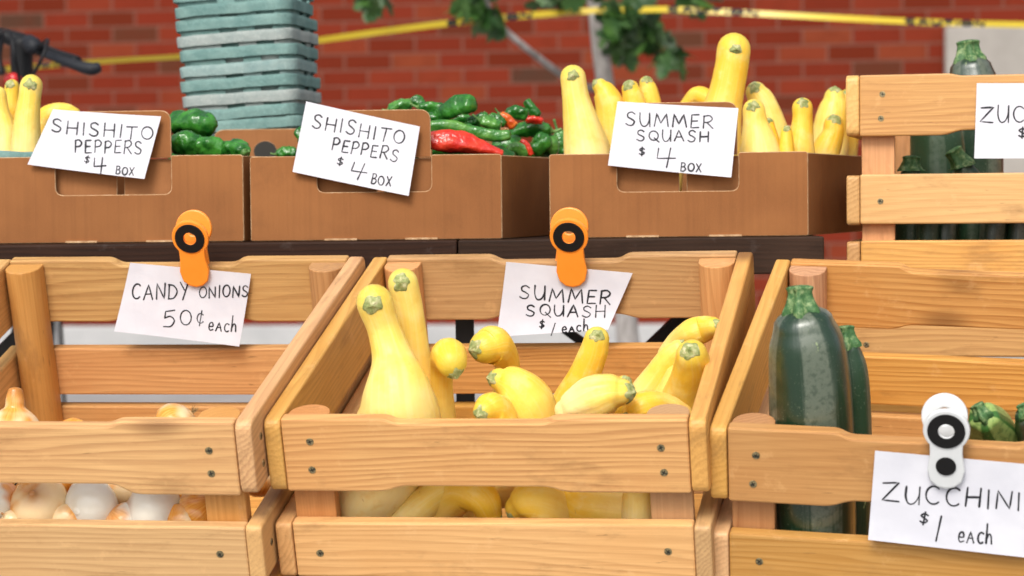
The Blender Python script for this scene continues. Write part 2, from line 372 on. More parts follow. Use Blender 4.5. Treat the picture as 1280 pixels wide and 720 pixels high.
M['red_lens'] = mat('red_reflector', (.6, .02, .02), .2, .6)
def brick_build(n, b):
    v = n.coord('Object', (1, 1, 1))
    sp = n.new('SeparateXYZ'); n.link(v, sp.inputs[0]); cb = n.new('CombineXYZ'); n.link(sp.outputs[0], cb.inputs[0]); n.link(sp.outputs[2], cb.inputs[1])
    br = n.new('TexBrick'); n.link(cb.outputs[0], br.inputs['Vector']); br.offset = .5
    for k, x in (('Scale', 1), ('Mortar Size', .0048), ('Mortar Smooth', .15), ('Bias', 0), ('Brick Width', .213), ('Row Height', .0715)): br.inputs[k].default_value = x
    br.inputs['Color1'].default_value = (0, 0, 0, 1); br.inputs['Color2'].default_value = (1, 1, 1, 1)
    big = n.noise(v, 14, 3); fine = n.noise(v, 120, 3)
    c = n.ramp(br.outputs['Color'], [(0, (.055, .032, .022)), (.025, (.075, .035, .02)), (.045, (.115, .018, .008)), (.5, (.165, .023, .0115)), (.8, (.185, .029, .0135)), (1, (.195, .044, .019))])
    c = n.mix(n.math('MULTIPLY', n.g(big, .4, .8), .4), c, (.11, .019, .009)); c = n.mix(n.math('MULTIPLY', fine, .15), c, (.22, .045, .022))
    mo = n.mix(n.noise(v, 20, 3), (.125, .05, .032), (.19, .09, .065))
    n.link(n.mix(br.outputs['Fac'], c, mo), b.inputs['Base Color'])
    n.bump(b, n.math('ADD', n.math('SUBTRACT', 1, br.outputs['Fac']), n.math('MULTIPLY', fine, .2)), .6, .008)
M['brick'] = mat('red_brick_wall', (.28, .06, .03), .95, .03, brick_build)
def conc_build(c0, c1, s=1):
    def build(n, b):
        v = n.coord('Object', (1, 1, 1)); f = n.noise(v, 3 * s, 5, .6); g = n.noise(v, 90 * s, 3)
        c = n.mix(n.g(f, .3, .7), c0, c1); c = n.mix(n.math('MULTIPLY', g, .3), c, tuple(x * .7 for x in c0)); n.link(c, b.inputs['Base Color']); n.bump(b, g, .3, .003)
    return build
M['plinth'] = mat('concrete_plinth', (.42, .42, .42), .85, .2, conc_build((.38, .38, .38), (.47, .465, .46)))
M['stone'] = mat('pale_limestone', (.55, .51, .46), .8, .2, conc_build((.31, .285, .255), (.37, .34, .305), 2))
M['paving'] = mat('concrete_paving', (.33, .33, .33), .9, .2, conc_build((.29, .29, .29), (.37, .365, .36)))
M['tape'] = mat('yellow_barrier_tape', (.82, .58, .01), .35, .5, lambda n, b: n.link(n.mix(n.noise(n.coord('Object'), 8, 3), (.54, .39, .02), (.66, .50, .04)), b.inputs['Base Color']))
M['bark'] = mat('pale_grey_bark', (.3, .28, .26), .85, .2, lambda n, b: (n.link(n.mix(n.g(n.noise(n.coord('Object', (1, 1, .3)), 40, 4), .35, .7), (.22, .20, .185), (.40, .37, .35)), b.inputs['Base Color']), n.bump(b, n.noise(n.coord('Object', (1, 1, .3)), 60, 4), .5, .006)))
M['leaf'] = mat('dark_green_leaf', (.02, .075, .025), .45, .4, lambda n, b: n.link(n.mix(n.g(n.noise(n.coord('Object'), 12, 3), .35, .7), (.016, .055, .010), (.055, .125, .022)), b.inputs['Base Color']))

# ------------------------------------------------------------------ setting: ground, wall
bm = bmesh.new(); vs = [bm.verts.new(p) for p in ((-60, -40, 0), (60, -40, 0), (60, 80, 0), (-60, 80, 0))]; bm.faces.new(vs)
tag(obj('pavement', bm, M['paving']), kind='structure')
WY = R(-8); WP = at(640, 249, 10.6)          # wall point and turn
wall = thing('brick_wall', (WP.x, WP.y, 0), 'red brick wall with a few dark bricks behind the market stall', 'wall'); wall.rotation_euler.z = WY
zb = at(640, 405, 10.6).z
sx = (1180 - 640) / F * 10.6 * 1.0
obj('brickwork', box_bm(-9, 9, 0, .3, zb, 4.5), M['brick'], wall)
obj('plinth', box_bm(-9, 9, -.03, .3, 0, zb - .002), M['plinth'], wall, bevel=.01)
p = at(1180, 35, 10.35); q = wall.matrix_basis.inverted() @ p
stn = thing('stone_pier', wall.matrix_basis @ Vector((q.x, -.04, 0)), 'pale limestone pier set against the brick wall behind the upright zucchini crate', 'pier'); stn.rotation_euler.z = WY
obj('shaft', box_bm(0, 1.5, -.06, .035, zb * 0, p.z), M['stone'], stn, bevel=.012)

# ------------------------------------------------------------------ stroke lettering
def arc(cx, cy, rx, ry, a0, a1, n=12): return [(cx + rx * math.cos(R(a0 + (a1 - a0) * k / n)), cy + ry * math.sin(R(a0 + (a1 - a0) * k / n))) for k in range(n + 1)]
G = {
 'S': (.75, [catmull([(.88, .86), (.55, 1), (.18, .88), (.2, .62), (.55, .48), (.86, .3), (.7, .05), (.35, 0), (.02, .12)], 5)]),
 'H': (.8, [[(.05, 1), (0, 0)], [(.95, 1), (.92, 0)], [(.02, .48), (.95, .52)]]),
 'I': (.16, [[(.5, 1), (.45, 0)]]),
 'T': (.8, [[(0, .95), (1, 1)], [(.5, .97), (.45, 0)]]),
 'O': (.85, [arc(.5, .5, .5, .48, 100, 470, 20)]),
 'P': (.65, [[(.08, 1), (0, 0)], catmull([(.0, .93), (.55, 1.03), (.98, .8), (.7, .52), (.08, .45)], 5)]),
 'E': (.6, [[(.95, 1), (.05, .97), (0, 0), (.98, .04)], [(.02, .5), (.8, .53)]]),
 'R': (.72, [[(.05, 1), (0, 0)], catmull([(.0, .95), (.6, 1.02), (.92, .78), (.6, .52), (.05, .46)], 5), [(.35, .48), (1, 0)]]),
 'U': (.75, [catmull([(.03, 1), (.02, .4), (.25, .02), (.65, .05), (.95, .45), (1, 1)], 5), [(1, 1), (1, 0)]]),
 'M': (1.05, [[(0, 0), (.12, 1), (.45, .25), (.82, .98), (1, 0)]]),
 'Q': (.85, [arc(.5, .52, .48, .46, 100, 470, 20), [(.55, .3), (1.05, -.1)]]),
 'A': (.85, [[(0, 0), (.48, 1), (.98, 0)], [(.2, .36), (.8, .38)]]),
 'C': (.75, [arc(.58, .5, .55, .5, 48, 312, 16)]),
 'N': (.8, [[(.02, 0), (.05, 1), (.92, .02), (1, 1)]]),
 'D': (.8, [[(.08, 1), (.02, 0)], catmull([(-.02, .98), (.6, .9), (1, .5), (.62, .06), (-.02, 0)], 5)]),
 'Y': (.75, [[(0, 1), (.48, .5)], [(1, 1), (.25, -.12)]]),
 'B': (.65, [[(.05, 1), (0, 0)], catmull([(0, .97), (.6, 1), (.85, .78), (.5, .54), (.05, .5)], 5), catmull([(.05, .5), (.7, .5), (1, .25), (.6, 0), (0, 0)], 5)]),
 'X': (.7, [[(0, .95), (1, .03)], [(.95, 1), (.05, 0)]]),
 'Z': (.9, [[(.02, .93), (.97, 1), (.0, .04), (1, 0)]]),
 '4': (.85, [[(.12, .98), (.05, .45), (1, .5)], [(.75, 1.02), (.55, 0)]]),
 '5': (.75, [[(1, 1), (.22, .98), (.12, .58)], catmull([(.12, .58), (.6, .64), (.92, .35), (.6, .02), (.0, .05)], 5)]),
 '0': (.7, [arc(.5, .5, .5, .48, 100, 470, 20)]),
 '1': (.2, [[(.95, 1), (.1, 0)]]),
 '$': (.6, [catmull([(.95, .82), (.5, .95), (.12, .75), (.5, .52), (.92, .3), (.5, .06), (.05, .2)], 5), [(.58, 1.12), (.45, -.1)]]),
 '¢': (.6, [arc(.55, .5, .48, .42, 45, 315, 14), [(.72, 1.15), (.4, -.12)]]),
 'e': (.6, [catmull([(.08, .48), (.9, .52), (.7, .95), (.2, .85), (.05, .4), (.35, .02), (.95, .12)], 5)]),
 'a': (.75, [[(0, 0), (.5, .95), (.95, 0)], [(.2, .38), (.8, .4)]]),
 'c': (.6, [arc(.6, .5, .55, .48, 50, 310, 14)]),
 'h': (.6, [[(.08, 1.9), (0, 0)], catmull([(.02, .4), (.4, .9), (.8, .75), (.95, 0)], 5)]),
}
def line_strokes(chars, p0, p1, h, gap=.34, slant=0):
    """pixel polylines for a line of writing from baseline p0 to p1, letters h pixels tall"""
    p0, p1 = Vector(p0), Vector(p1); ax = p1 - p0; L = ax.length; ax /= L; up = Vector((ax.y, -ax.x))
    W = [G[c][0] if c != ' ' else .45 for c in chars]; tot = sum(W) + gap * (len(chars) - 1); k = L / tot; x = 0; out = []
    for c, wd in zip(chars, W):
        if c != ' ':
            jy = random.uniform(-.05, .05); jh = random.uniform(.94, 1.05); js = random.uniform(-.05, .05) + slant
            for st in G[c][1]:
                out.append([p0 + ax * (x + (s[0]) * wd * k + s[1] * js * h) + up * (s[1] * jh + jy) * h for s in st])
        x += (wd + gap) * k
    return out
def homog(quad):
    A = []; bb = []
    for (x, y), (u, v) in zip(quad, ((0, 0), (1, 0), (1, 1), (0, 1))):
        A.append([x, y, 1, 0, 0, 0, -u * x, -u * y]); bb.append(u); A.append([0, 0, 0, x, y, 1, -v * x, -v * y]); bb.append(v)
    h = np.linalg.solve(np.array(A, float), np.array(bb, float))
    return lambda x, y: ((h[0] * x + h[1] * y + h[2]) / (h[6] * x + h[7] * y + 1), (h[3] * x + h[4] * y + h[5]) / (h[6] * x + h[7] * y + 1))
def sign(label, quad, p0, n, lines, curl=None, wd=.00095, nu=16, nv=12):
    """paper whose corners TL,TR,BR,BL are seen at quad, on the plane (p0,n), bowed by curl(u,v) metres along n"""
    q = [on_plane(x, y, p0, n) for x, y in quad]; inv = homog(quad); curl = curl or (lambda u, v: 0)
    # a plane quad seen in perspective: a projective map from (u,v) to the plane
    Q = np.array(quad, float); fw = np.linalg.inv(_hm(inv, quad))
    def S(u, v, off=0):
        t = fw @ np.array([u, v, 1]); P = on_plane(t[0] / t[2], t[1] / t[2], p0, n)
        return P + n * (curl(u, v) + off)
    base = S(.5, 1)
    root = thing('price_sign', base, label, 'sign', 'handwritten price signs')
    bm = bmesh.new(); Fr = [[bm.verts.new(S(i / nu, j / nv, 0)) for i in range(nu + 1)] for j in range(nv + 1)]
    for j in range(nv):
        for i in range(nu): bm.faces.new((Fr[j][i], Fr[j + 1][i], Fr[j + 1][i + 1], Fr[j][i + 1]))
    bmesh.ops.recalc_face_normals(bm, faces=bm.faces)
    f0 = bm.faces[:][0]; f0.normal_update()
    if f0.normal.dot(n) < 0: bmesh.ops.reverse_faces(bm, faces=bm.faces)
    o = obj('paper', bm, M['paper'], root, True, local=base)
    s = o.modifiers.new('thickness', 'SOLIDIFY'); s.thickness = .0003; s.offset = -1; o.modifiers.new('edges', 'EDGE_SPLIT').split_angle = R(40)
    bm = bmesh.new()
    for ln in lines:
        for st in line_strokes(*ln):
            pts = catmull([(p.x, p.y) for p in st], 1 if len(st) > 6 else 5) if len(st) > 2 and len(st) > 6 else [np.array((st[k].x, st[k].y)) + (np.array((st[k+1].x, st[k+1].y)) - np.array((st[k].x, st[k].y))) * j / 4 for k in range(len(st) - 1) for j in range(4)] + [np.array((st[-1].x, st[-1].y))]
            P = [S(*inv(x, y), .00035) for x, y in pts]
            V = []
            for i, c in enumerate(P):
                d = (P[min(i + 1, len(P) - 1)] - P[max(i - 1, 0)]); d = d.normalized() if d.length > 1e-9 else Vector((1, 0, 0))
                s_ = d.cross(n).normalized(); ww = wd * (.92 + .55 * noise.noise(c * 70))
                V.append((bm.verts.new(c + s_ * ww), bm.verts.new(c - s_ * ww)))
            for a, b2 in zip(V, V[1:]): bm.faces.new((a[0], a[1], b2[1], b2[0]))
            for c, d in ((P[0], P[0] - P[1]), (P[-1], P[-1] - P[-2])):       # round pen ends
                d = d.normalized(); s_ = d.cross(n).normalized()
                bm.faces.new([bm.verts.new(c + (s_ * math.cos(t) + d * math.sin(t)) * wd * .85 + n * .00004) for t in [math.pi * 2 * k / 10 for k in range(10)]])
    obj('handwriting', bm, M['ink'], root, local=base)
    return root
def _hm(inv, quad):
    A = []; bb = []
    for (x, y), (u, v) in zip(quad, ((0, 0), (1, 0), (1, 1), (0, 1))):
        A.append([x, y, 1, 0, 0, 0, -u * x, -u * y]); bb.append(u); A.append([0, 0, 0, x, y, 1, -v * x, -v * y]); bb.append(v)
    h = np.linalg.solve(np.array(A, float), np.array(bb, float)); return np.array([[h[0], h[1], h[2]], [h[3], h[4], h[5]], [h[6], h[7], 1]])

# ------------------------------------------------------------------ wooden crates
CW, CD, TH = .44, .5117, .017
LV = [(0, -.0781), (-.1119, -.172), (-.187, -.252)]
def slat_outline(L, h, nt, nb, x0=-.07, x1=.07, rc=.003, tr=.011):
    a = L / 2
    pts = [(-a, -h), (-a, 0)]; rads = [rc, rc]
    if nt: pts += [(x0 - tr, 0), (x0, -nt), (x1, -nt), (x1 + tr, 0)]; rads += [.012] * 4
    pts += [(a, 0), (a, -h)]; rads += [rc, rc]
    if nb: pts += [(x1 + tr * 1.6, -h), (x1, -h + nb), (x0, -h + nb), (x0 - tr * 1.6, -h)]; rads += [.014] * 4
    return round_poly(pts, rads)
def screw(parent, x, y, z, d=-1, axis='y', r=.0039):
    bm = bmesh.new()
    if axis == 'y': cyl_bm((x, y + d * -.001, z), (x, y + d * .0006, z), r, 14, bm)
    s = obj('screw', bm, M['screw'], parent, bevel=.0003)
    b2 = bmesh.new(); a = random.uniform(0, 3)
    for t in (a, a + math.pi / 2):
        c, sn = math.cos(t) * r * .55, math.sin(t) * r * .55; px, pz = -math.sin(t) * r * .14, math.cos(t) * r * .14; yy = y + d * .0008
        b2.faces.new([b2.verts.new(q) for q in ((x - c - px, yy, z - sn - pz), (x + c - px, yy, z + sn - pz), (x + c + px, yy, z + sn + pz), (x - c + px, yy, z - sn + pz))])
    # flat dark cross in the head's own mesh paints the shade of a recess
    me = s.data; bmx = bmesh.new(); bmx.from_mesh(me); n0 = len(bmx.faces)
    tmp = bpy.data.meshes.new('t'); b2.to_mesh(tmp); b2.free(); bmx.from_mesh(tmp); bpy.data.meshes.remove(tmp)
    for f in bmx.faces[n0:] if False else list(bmx.faces)[n0:]: f.material_index = 1
    me.materials.append(M['recess_shade']); bmx.to_mesh(me); bmx.free()
    return s
def crate(mw, label, front_notch=(.005, .006, -.07, .07), back_notch=(.007, .006, -.07, .07), k=.0409, seen_right=True, LV=LV):
    root = thing('wooden_crate', (0, 0, 0), label, 'crate', 'slatted wooden display crates'); root.matrix_world = mw
    ang = k * CW / 2
    for li, (zt, zb_) in enumerate(LV):
        h = zt - zb_
        for back in (0, 1):
            L = (CW - 2 * TH) * (1 + (k * CD if back else 0)) - .0012
            nn = (back_notch if back else front_notch) if li == 0 else (0, 0, 0, 0)
            o = obj('slat', slab_bm(slat_outline(L, h, *nn), TH - .001), M['cedar'] if (li + back) % 2 == 0 or back else M['cedar_pale'], root, bevel=.0022)
            o.location = (random.uniform(-.0004, .0004), (CD - TH if back else .0012), zt + random.uniform(-.001, .001))
            o.rotation_euler.y = random.uniform(-.002, .002)
            if not back or not seen_right:
                for sx_ in (-1, 1):
                    for zz in ((-.027, -.056) if li == 0 else (-h * .52,)):
                        screw(o, sx_ * (L / 2 - .027 + random.uniform(-.003, .003)), 0, zz + random.uniform(-.003, .003))
        for s in (-1, 1):
            out = round_poly([(0, -h), (0, 0), (CD, 0), (CD, -h)], .012 if li == 0 else .007)
            o = obj('side_rail', slab_bm(out, TH), M['cedar_pale'] if s < 0 else M['cedar'], root, bevel=.0026)
            o.rotation_euler.z = math.pi / 2 - s * ang * .5 if False else math.pi / 2 - s * ang
            o.location = (s * CW / 2 + (TH if s < 0 else 0), 0, zt)
            if s > 0: o.location.x = CW / 2
            if s > 0:
                for zz in ((-.027, -.056) if li == 0 else (-h * .5,)):
                    q = screw(o, .030, 0, zz, -1)
    for s in (-1, 1):
        for back in (0, 1):
            w2 = .021; dp = .034; pts = [(-w2, 0), (w2, 0), (w2, .012)] + [(w2 * math.cos(t), .012 + (dp - .012) * math.sin(t)) for t in [math.pi * i / 12 for i in range(1, 12)]] + [(-w2, .012)]
            bm = bmesh.new(); H = -LV[2][1]
            A = [bm.verts.new((0, p_[0], p_[1])) for p_ in pts]; B = [bm.verts.new((H, p_[0], p_[1])) for p_ in pts]; n_ = len(pts)
            for i in range(n_): bm.faces.new((A[i], A[(i + 1) % n_], B[(i + 1) % n_], B[i]))
            bm.faces.new(A); bm.faces.new(B); bmesh.ops.recalc_face_normals(bm, faces=bm.faces)
            o = obj('corner_post', bm, M['cedar_post'], root, bevel=.0012)
            kk = 1 + (k * CD if back else 0)
            # local x runs down the post; local z points into the crate
            zi = -1 if back else 1
            o.matrix_local = Matrix(((0, 1 if back else -1, 0, s * (CW / 2 * kk - TH - w2 - .0015)), (0, 0, zi, (CD - TH - .0008) if back else TH + .0008), (-1, 0, 0, -.0035), (0, 0, 0, 1)))
    for i in range(5):
        wd_ = (CD - .03) / 5
        o = obj('floor_board', box_bm(-CW / 2 + TH + .001, CW / 2 - TH - .001, .015 + i * wd_, .015 + (i + 1) * wd_ - .008, LV[2][1] - .012, LV[2][1] - .0015), M['cedar'], root, bevel=.0015)
    return root
def pose(x, y, z, yaw, tilt, roll): return Matrix.Translation((x, y, z + CZ)) @ Matrix.Rotation(-R(yaw), 4, 'Z') @ Matrix.Rotation(R(tilt), 4, 'X') @ Matrix.Rotation(-R(roll), 4, 'Y')
C1 = pose(-.4733, 2.3664, -.2147, 9.39, 17.30, .03)
C2 = pose(-.0324, 2.3291, -.2148, 10.67, 17.30, .42)
C3 = pose(.4019, 2.2592, -.2309, 14.65, 17.30, -2.29)
crate(C1, 'tilted wooden crate of onions with the candy onions sign on its back slat', front_notch=(.005, .011, -.17, .075))
crate(C2, 'tilted wooden crate full of yellow squash in the middle of the front row', front_notch=(.005, .006, -.085, .062))
crate(C3, 'tilted wooden crate holding zucchini with the white clip on its front slat', front_notch=(.006, .007, -.085, .075))
ZY = 13; LZ = [(0, -.0785), (-.129, -.193), (-.214, -.276)]
zl = at(1057, 94, 2.94); ZM = Matrix.Translation(zl) @ Matrix.Rotation(-R(ZY), 4, 'Z') @ Matrix.Scale(.95, 4) @ Matrix.Translation((CW / 2, 0, 0))
crate(ZM, 'upright wooden crate of zucchini standing on another crate behind the front row', front_notch=(.003, .006, -.076, .09), k=0, LV=LZ)
ZM2 = Matrix.Translation((-.02, .007, -.2755)) @ ZM
crate(ZM2, 'wooden crate seen through the gaps, carrying the upright zucchini crate', front_notch=(.003, .006, -.07, .09), k=0, LV=LZ)
# what carries the crates
zb2 = ZM2.translation.z - .2905 * .95
bench = thing('wooden_bench', (ZM.translation.x, ZM.translation.y + .25, 0), 'low dark wooden bench under the two stacked crates', 'bench'); bench.rotation_euler.z = -R(ZY)
obj('bench_top', box_bm(-.24, .24, -.24, .28, zb2 - .03, zb2), M['dark_wood'], bench, bevel=.002)
for x in (-.2, .2):
    for y in (-.2, .24): obj('leg', box_bm(x - .02, x + .02, y - .02, y + .02, 0, zb2 - .031), M['dark_wood'], bench)
rk = thing('display_rack', (0, 2.55, 0), 'low dark sloping rack carrying the three tilted crates', 'rack'); rk.rotation_euler.z = -R(11)
RM = Matrix.Translation((-.02, 2.34, CZ - .222)) @ Matrix.Rotation(-R(11), 4, 'Z') @ Matrix.Rotation(R(17.3), 4, 'X')
RL = rk.matrix_basis.inverted() @ RM
for i in range(4):
    o = obj('shelf_board', box_bm(-.78, .78, .0 + i * .13, .115 + i * .13, -.305, -.285), M['dark_wood'], rk); o.matrix_local = RL
for x in (-.7, .7):
    for y in (.04, .46):
        tp = RL @ Vector((x, y, -.307)); obj('leg', box_bm(tp.x - .02, tp.x + .02, tp.y - .02, tp.y + .02, 0, tp.z), M['black_metal'], rk)

# ------------------------------------------------------------------ table
ty = 2.915; tz = at(640, 299.5, ty).z
tb = thing('market_table', (0, ty + .3, 0), 'long dark stained wooden table with black metal legs carrying the cardboard boxes', 'table')
def tl(v): return Vector(v) - tb.location
seam = at(572, 305, ty).x; xr = at(1029, 305, ty).x
for x0, x1 in ((-1.3, seam - .0008), (seam + .0008, xr)):
    o = obj('table_board', box_bm(-(x1 - x0) / 2, (x1 - x0) / 2, -.01, .62, -.045, 0), M['dark_wood'], tb, bevel=.002); o.location = tl(((x0 + x1) / 2, ty, tz))
for px in (581, 20 - 640, 1000):
    for dy in (.1, .52):
        if px == 581 and dy > .3: continue
        c = at(px, 405, ty + dy); obj('table_leg', box_bm(c.x - .0115, c.x + .0115, c.y - .012, c.y + .012, 0, tz - .046), M['black_metal'], tb, local=tb.location)
def bar(a, b, r): return obj('table_brace', cyl_bm(a, b, r, 4), M['black_metal'], tb, local=tb.location)
bar(at(800, 445, ty + .3), at(905, 345, ty + .3), .010)
bar(at(690, 400, ty + .35), at(745, 440, ty + .35), .008)
bar(at(-30, 470, ty + .2), at(55, 385, ty + .2), .010)

# ------------------------------------------------------------------ cardboard boxes
def wall_obj(name, out, th, mw, root, mi='card', hole=None):
    bm = slab_bm(out, th, hole)
    bm.normal_update()
    for f in bm.faces:
        f.material_index = 0 if abs(f.normal.y) > .7 else 1
    o = obj(name, bm, [M[mi], M['card_edge']], root, bevel=.0007); o.modifiers['bevel'].material = 1; o.modifiers['bevel'].segments = 1; o.matrix_world = mw
    o.matrix_parent_inverse = root.matrix_basis.inverted(); return o
def boxy(label, px0, px1, pt, pb, Y0, Y1, cut, cdep, flap, yaw_d=16, dep=.40, tab=None, hole=False):
    A = at(px0, (pt + pb) / 2, Y0); B = at(px1, (pt + pb) / 2, Y1); z0 = tz + .0008; H = at(px0, pt, Y0).z - z0
    A.z = B.z = z0; e = (B - A); Wd = e.length; e.normalize(); dv = Vector((math.sin(R(yaw_d)), math.cos(R(yaw_d)), 0))
    root = thing('cardboard_box', (A + B) / 2, label, 'box', 'brown cardboard produce boxes on the table')
    T = .004; nrm = Vector((-e.y, e.x, 0))
    def fr(o, ex): ey = Vector((-ex.y, ex.x, 0)); return Matrix(((ex.x, ey.x, 0, o.x), (ex.y, ey.y, 0, o.y), (0, 0, 1, o.z), (0, 0, 0, 1)))
    k = Wd / (px1 - px0); c0, c1 = (cut[0] - px0) * k, (cut[1] - px0) * k
    out = round_poly([(0, 0), (0, H), (c0, H), (c0, H - cdep), (c1, H - cdep), (c1, H), (Wd, H), (Wd, 0)], [.002, .004, .003, .010, .010, .003, .004, .002])
    wall_obj('front_panel', out, T, fr(A, e), root)
    cm = (c0 + c1) / 2 + .006
    for a, b in ((.004, cm - .004), (cm + .005, Wd - .005)):
        wall_obj('inner_panel', [(a, .004), (a, H - .004), (b, H - .004), (b, .004)], .003, fr(A + nrm * (T + .008), e), root, 'card_in')
    fo = round_poly([(c0 + .001, H - .003), (c0 + .001, H + flap), (c1 - .001, H + flap), (c1 - .001, H - .003)], [0, .014, .014, 0])
    fl = wall_obj('flap', fo, .0035, fr(A + nrm * (T + .0022), e), root, 'card')
    # sides, back, floor
    Bk = B + dv * dep; Ak = A + dv * dep
    for nm, o, en, hh in (('side_panel', B - e * .0, Bk, H * .985), ('side_panel', A + e * .006 + dv * .006, Ak + e * .006, H * .985)):
        d = (en - o); L = d.length; d.normalize()
        wall_obj(nm, round_poly([(.001, 0), (.001, hh), (L, hh), (L, 0)], .003), T, fr(o + nrm * .0005, d), root)
    tabw = (c1 - c0); t0 = c0 + (tab or 0); t1 = t0 + tabw
    out = round_poly([(0, 0), (0, H * .98), (t0, H * .98), (t0, H + .043), (t1, H + .043), (t1, H * .98), (Wd, H * .98), (Wd, 0)], [0, 0, 0, .016, .016, 0, 0, 0])
    wall_obj('back_panel', out, T, fr(Ak, e), root, 'card_in')
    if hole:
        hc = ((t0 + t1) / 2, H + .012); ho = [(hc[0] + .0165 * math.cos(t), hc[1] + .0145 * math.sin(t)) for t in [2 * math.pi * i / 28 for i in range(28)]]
        wall_obj('hand_hole_shade', ho, .0006, fr(Ak - nrm * .0008, e), root, 'card_in').data.materials[0] = M['recess_shade']  # solid dark disc on the tab, painting the shade of a hole
    bm = bmesh.new(); vs = [bm.verts.new(v + Vector((0, 0, .003))) for v in (A + nrm * .006, B + nrm * .006, Bk - nrm * .001, Ak - nrm * .001)]; bm.faces.new(vs)
    bmesh.ops.solidify(bm, geom=bm.faces[:], thickness=.0025); obj('floor_panel', bm, M['card_in'], root, local=root.location)
    for f_ in (.36, .68):
        p_ = A + e * Wd * f_; obj('bottom_tab', box_bm(-.02, .02, -.003, .001, 0, .0022), M['card_edge'], root, local=None).matrix_world = fr(p_, e)
    for ch in root.children:
        if ch.name.startswith('bottom_tab'): ch.matrix_parent_inverse = root.matrix_basis.inverted()
    return dict(A=A, B=B, e=e, n=nrm, dv=dv, z0=z0, H=H, root=root, dep=dep)
BX1 = boxy('cardboard box of green peppers and squash at the left end of the table', -12, 304, 197, 300.5, 2.99, 2.97, (70, 215), .048, .056, hole=True, tab=.040)
BX2 = boxy('cardboard box heaped with green and red peppers between two other boxes', 313, 627, 196, 300, 2.965, 2.95, (397, 540), .045, .056)
BX3 = boxy('cardboard box of upright yellow squash at the right end of the table', 687, 1010, 193, 299, 2.95, 2.93, (772, 924), .047, .062, yaw_d=20)

# ------------------------------------------------------------------ vegetables
def star_cap(c, d, r, th0=.75, lobes=5, stub=.25, bm=None):
    """a dried stem scar hugging a ball of radius r round c, facing d"""
    bm = bm or bmesh.new(); d = d.normalized(); x = d.orthogonal().normalized(); y = d.cross(x); ph = random.uniform(0, 6)
    nr, ns = 6, 30; top = None; rows = []
    for j in range(nr + 1):
        row = []
        for k in range(ns):
            a = 2 * math.pi * k / ns; lim = th0 * (1.08 + .17 * math.cos(lobes * a + ph) + .12 * math.sin(2 * a + ph) + .32 * noise.noise(Vector((math.cos(a) * 2.2, math.sin(a) * 2.2, ph))))
            q = j / nr; th = lim * max(q, .02)
            hgt = stub * (1 - min(1, q / .6) ** 2) * (.5 + .3 * math.cos(q * 9) + .3 * math.cos(lobes * a + ph) * q + .25 * noise.noise(Vector((math.cos(a) * 3 * q, math.sin(a) * 3 * q, ph + 4)))) + .022 * (1 - q) + (-.05 if j == nr else .03)
            row.append(bm.verts.new(c + (d * math.cos(th) + (x * math.cos(a) + y * math.sin(a)) * math.sin(th)) * r * (1 + hgt)))
        rows.append(row)
    for j in range(nr):
        for k in range(ns): bm.faces.new((rows[j][k], rows[j + 1][k], rows[j + 1][(k + 1) % ns], rows[j][(k + 1) % ns]))
    bm.faces.new(rows[0]); bmesh.ops.recalc_face_normals(bm, faces=bm.faces)
    return bm
def dir_px(dx, dy):
    """unit vector that shows (dx right, dy down) in the picture and else points at the viewer"""
    l = math.hypot(dx, dy); s = min(1, l); z = math.sqrt(max(0, 1 - s * s))
    if l > 1: dx, dy = dx / l, dy / l
    return (_r * dx - _u * dy - _f * z).normalized()
FRAMES = {}
def put(px, py, Y, frame=None):
    """on the sight line, at depth Y; or, with a crate's frame, Y metres behind the inner face of its front slats"""
    if frame is None: return at(px, py, Y)
    return on_plane(px, py, frame @ Vector((0, TH + Y, 0)), (frame.to_3x3() @ Vector((0, 1, 0))).normalized())
def px_body(spec, Y, frame=None):
    pts, rad = [], []
    for s in spec:
        p_ = put(s[0], s[1], Y + (s[3] if len(s) > 3 else 0), frame); pts.append(p_); rad.append(s[2] * mpp(p_.y))
    return pts, rad
SQ_GROUP = {'c': 'yellow squash in the middle crate', 'b': 'yellow squash in the right cardboard box', 'l': 'yellow squash in the left cardboard box'}
def squash(label, spec, Y, aim=None, grp='c', light=False, th0=.62, ribs=.012, cap1=.7, stem=True):
    pts, rad = px_body(spec, Y, C2 if grp == 'c' else None); sd_ = random.uniform(0, 50); nrib = random.choice((9, 10))
    def shape(t, a): return 1 + ribs * math.cos(nrib * a + sd_) * min(1, t * 5) + .03 * noise.noise(Vector((math.cos(a) * .9, math.sin(a) * .9, t * 5 + sd_))) + .013 * noise.noise(Vector((math.cos(a) * 2.6, math.sin(a) * 2.6, t * 14 + sd_)))
    base = min(pts, key=lambda p_: p_.z); root = thing('summer_squash', base, label, 'squash', SQ_GROUP[grp])
    obj('fruit', tube_bm(pts, rad, 32, 7, (1, cap1), shape), M['squash_light' if light else 'squash'], root, True, local=base)
    if stem:
        d = dir_px(*aim) if aim else (pts[0] - pts[1]).normalized()
        obj('stem', star_cap(pts[0], d, rad[0] * 1.0, th0), M['squash_stem'], root, True, local=base)
    return root
def y2(px, py, back=0):
    """depth inside the middle crate, `back` metres behind the inner face of its front slats, along the sight line"""
    n = (C2.to_3x3() @ Vector((0, 1, 0))); return on_plane(px, py, C2 @ Vector((0, TH + back, 0)), n).y
Q = squash
Q('tall pale squash with a fat base, nearest the left rail of the middle crate', [(468, 378, 23, .03), (480, 412, 21, .03), (491, 450, 27, .02), (497, 490, 44, 0), (498, 530, 54, 0), (480, 585, 50, 0), (458, 628, 40, .0), (452, 655, 32, 0)], .050, (-.05, .15), light=True, th0=.55, cap1=.5)
Q('tall narrow squash leaning behind the fat pale one in the middle crate', [(504, 354, 19, 0), (512, 390, 18, 0), (518, 440, 20, 0), (521, 490, 31, 0), (524, 545, 38, 0), (526, 610, 34, 0)], .135, (-.1, -.05), light=True, th0=.65)
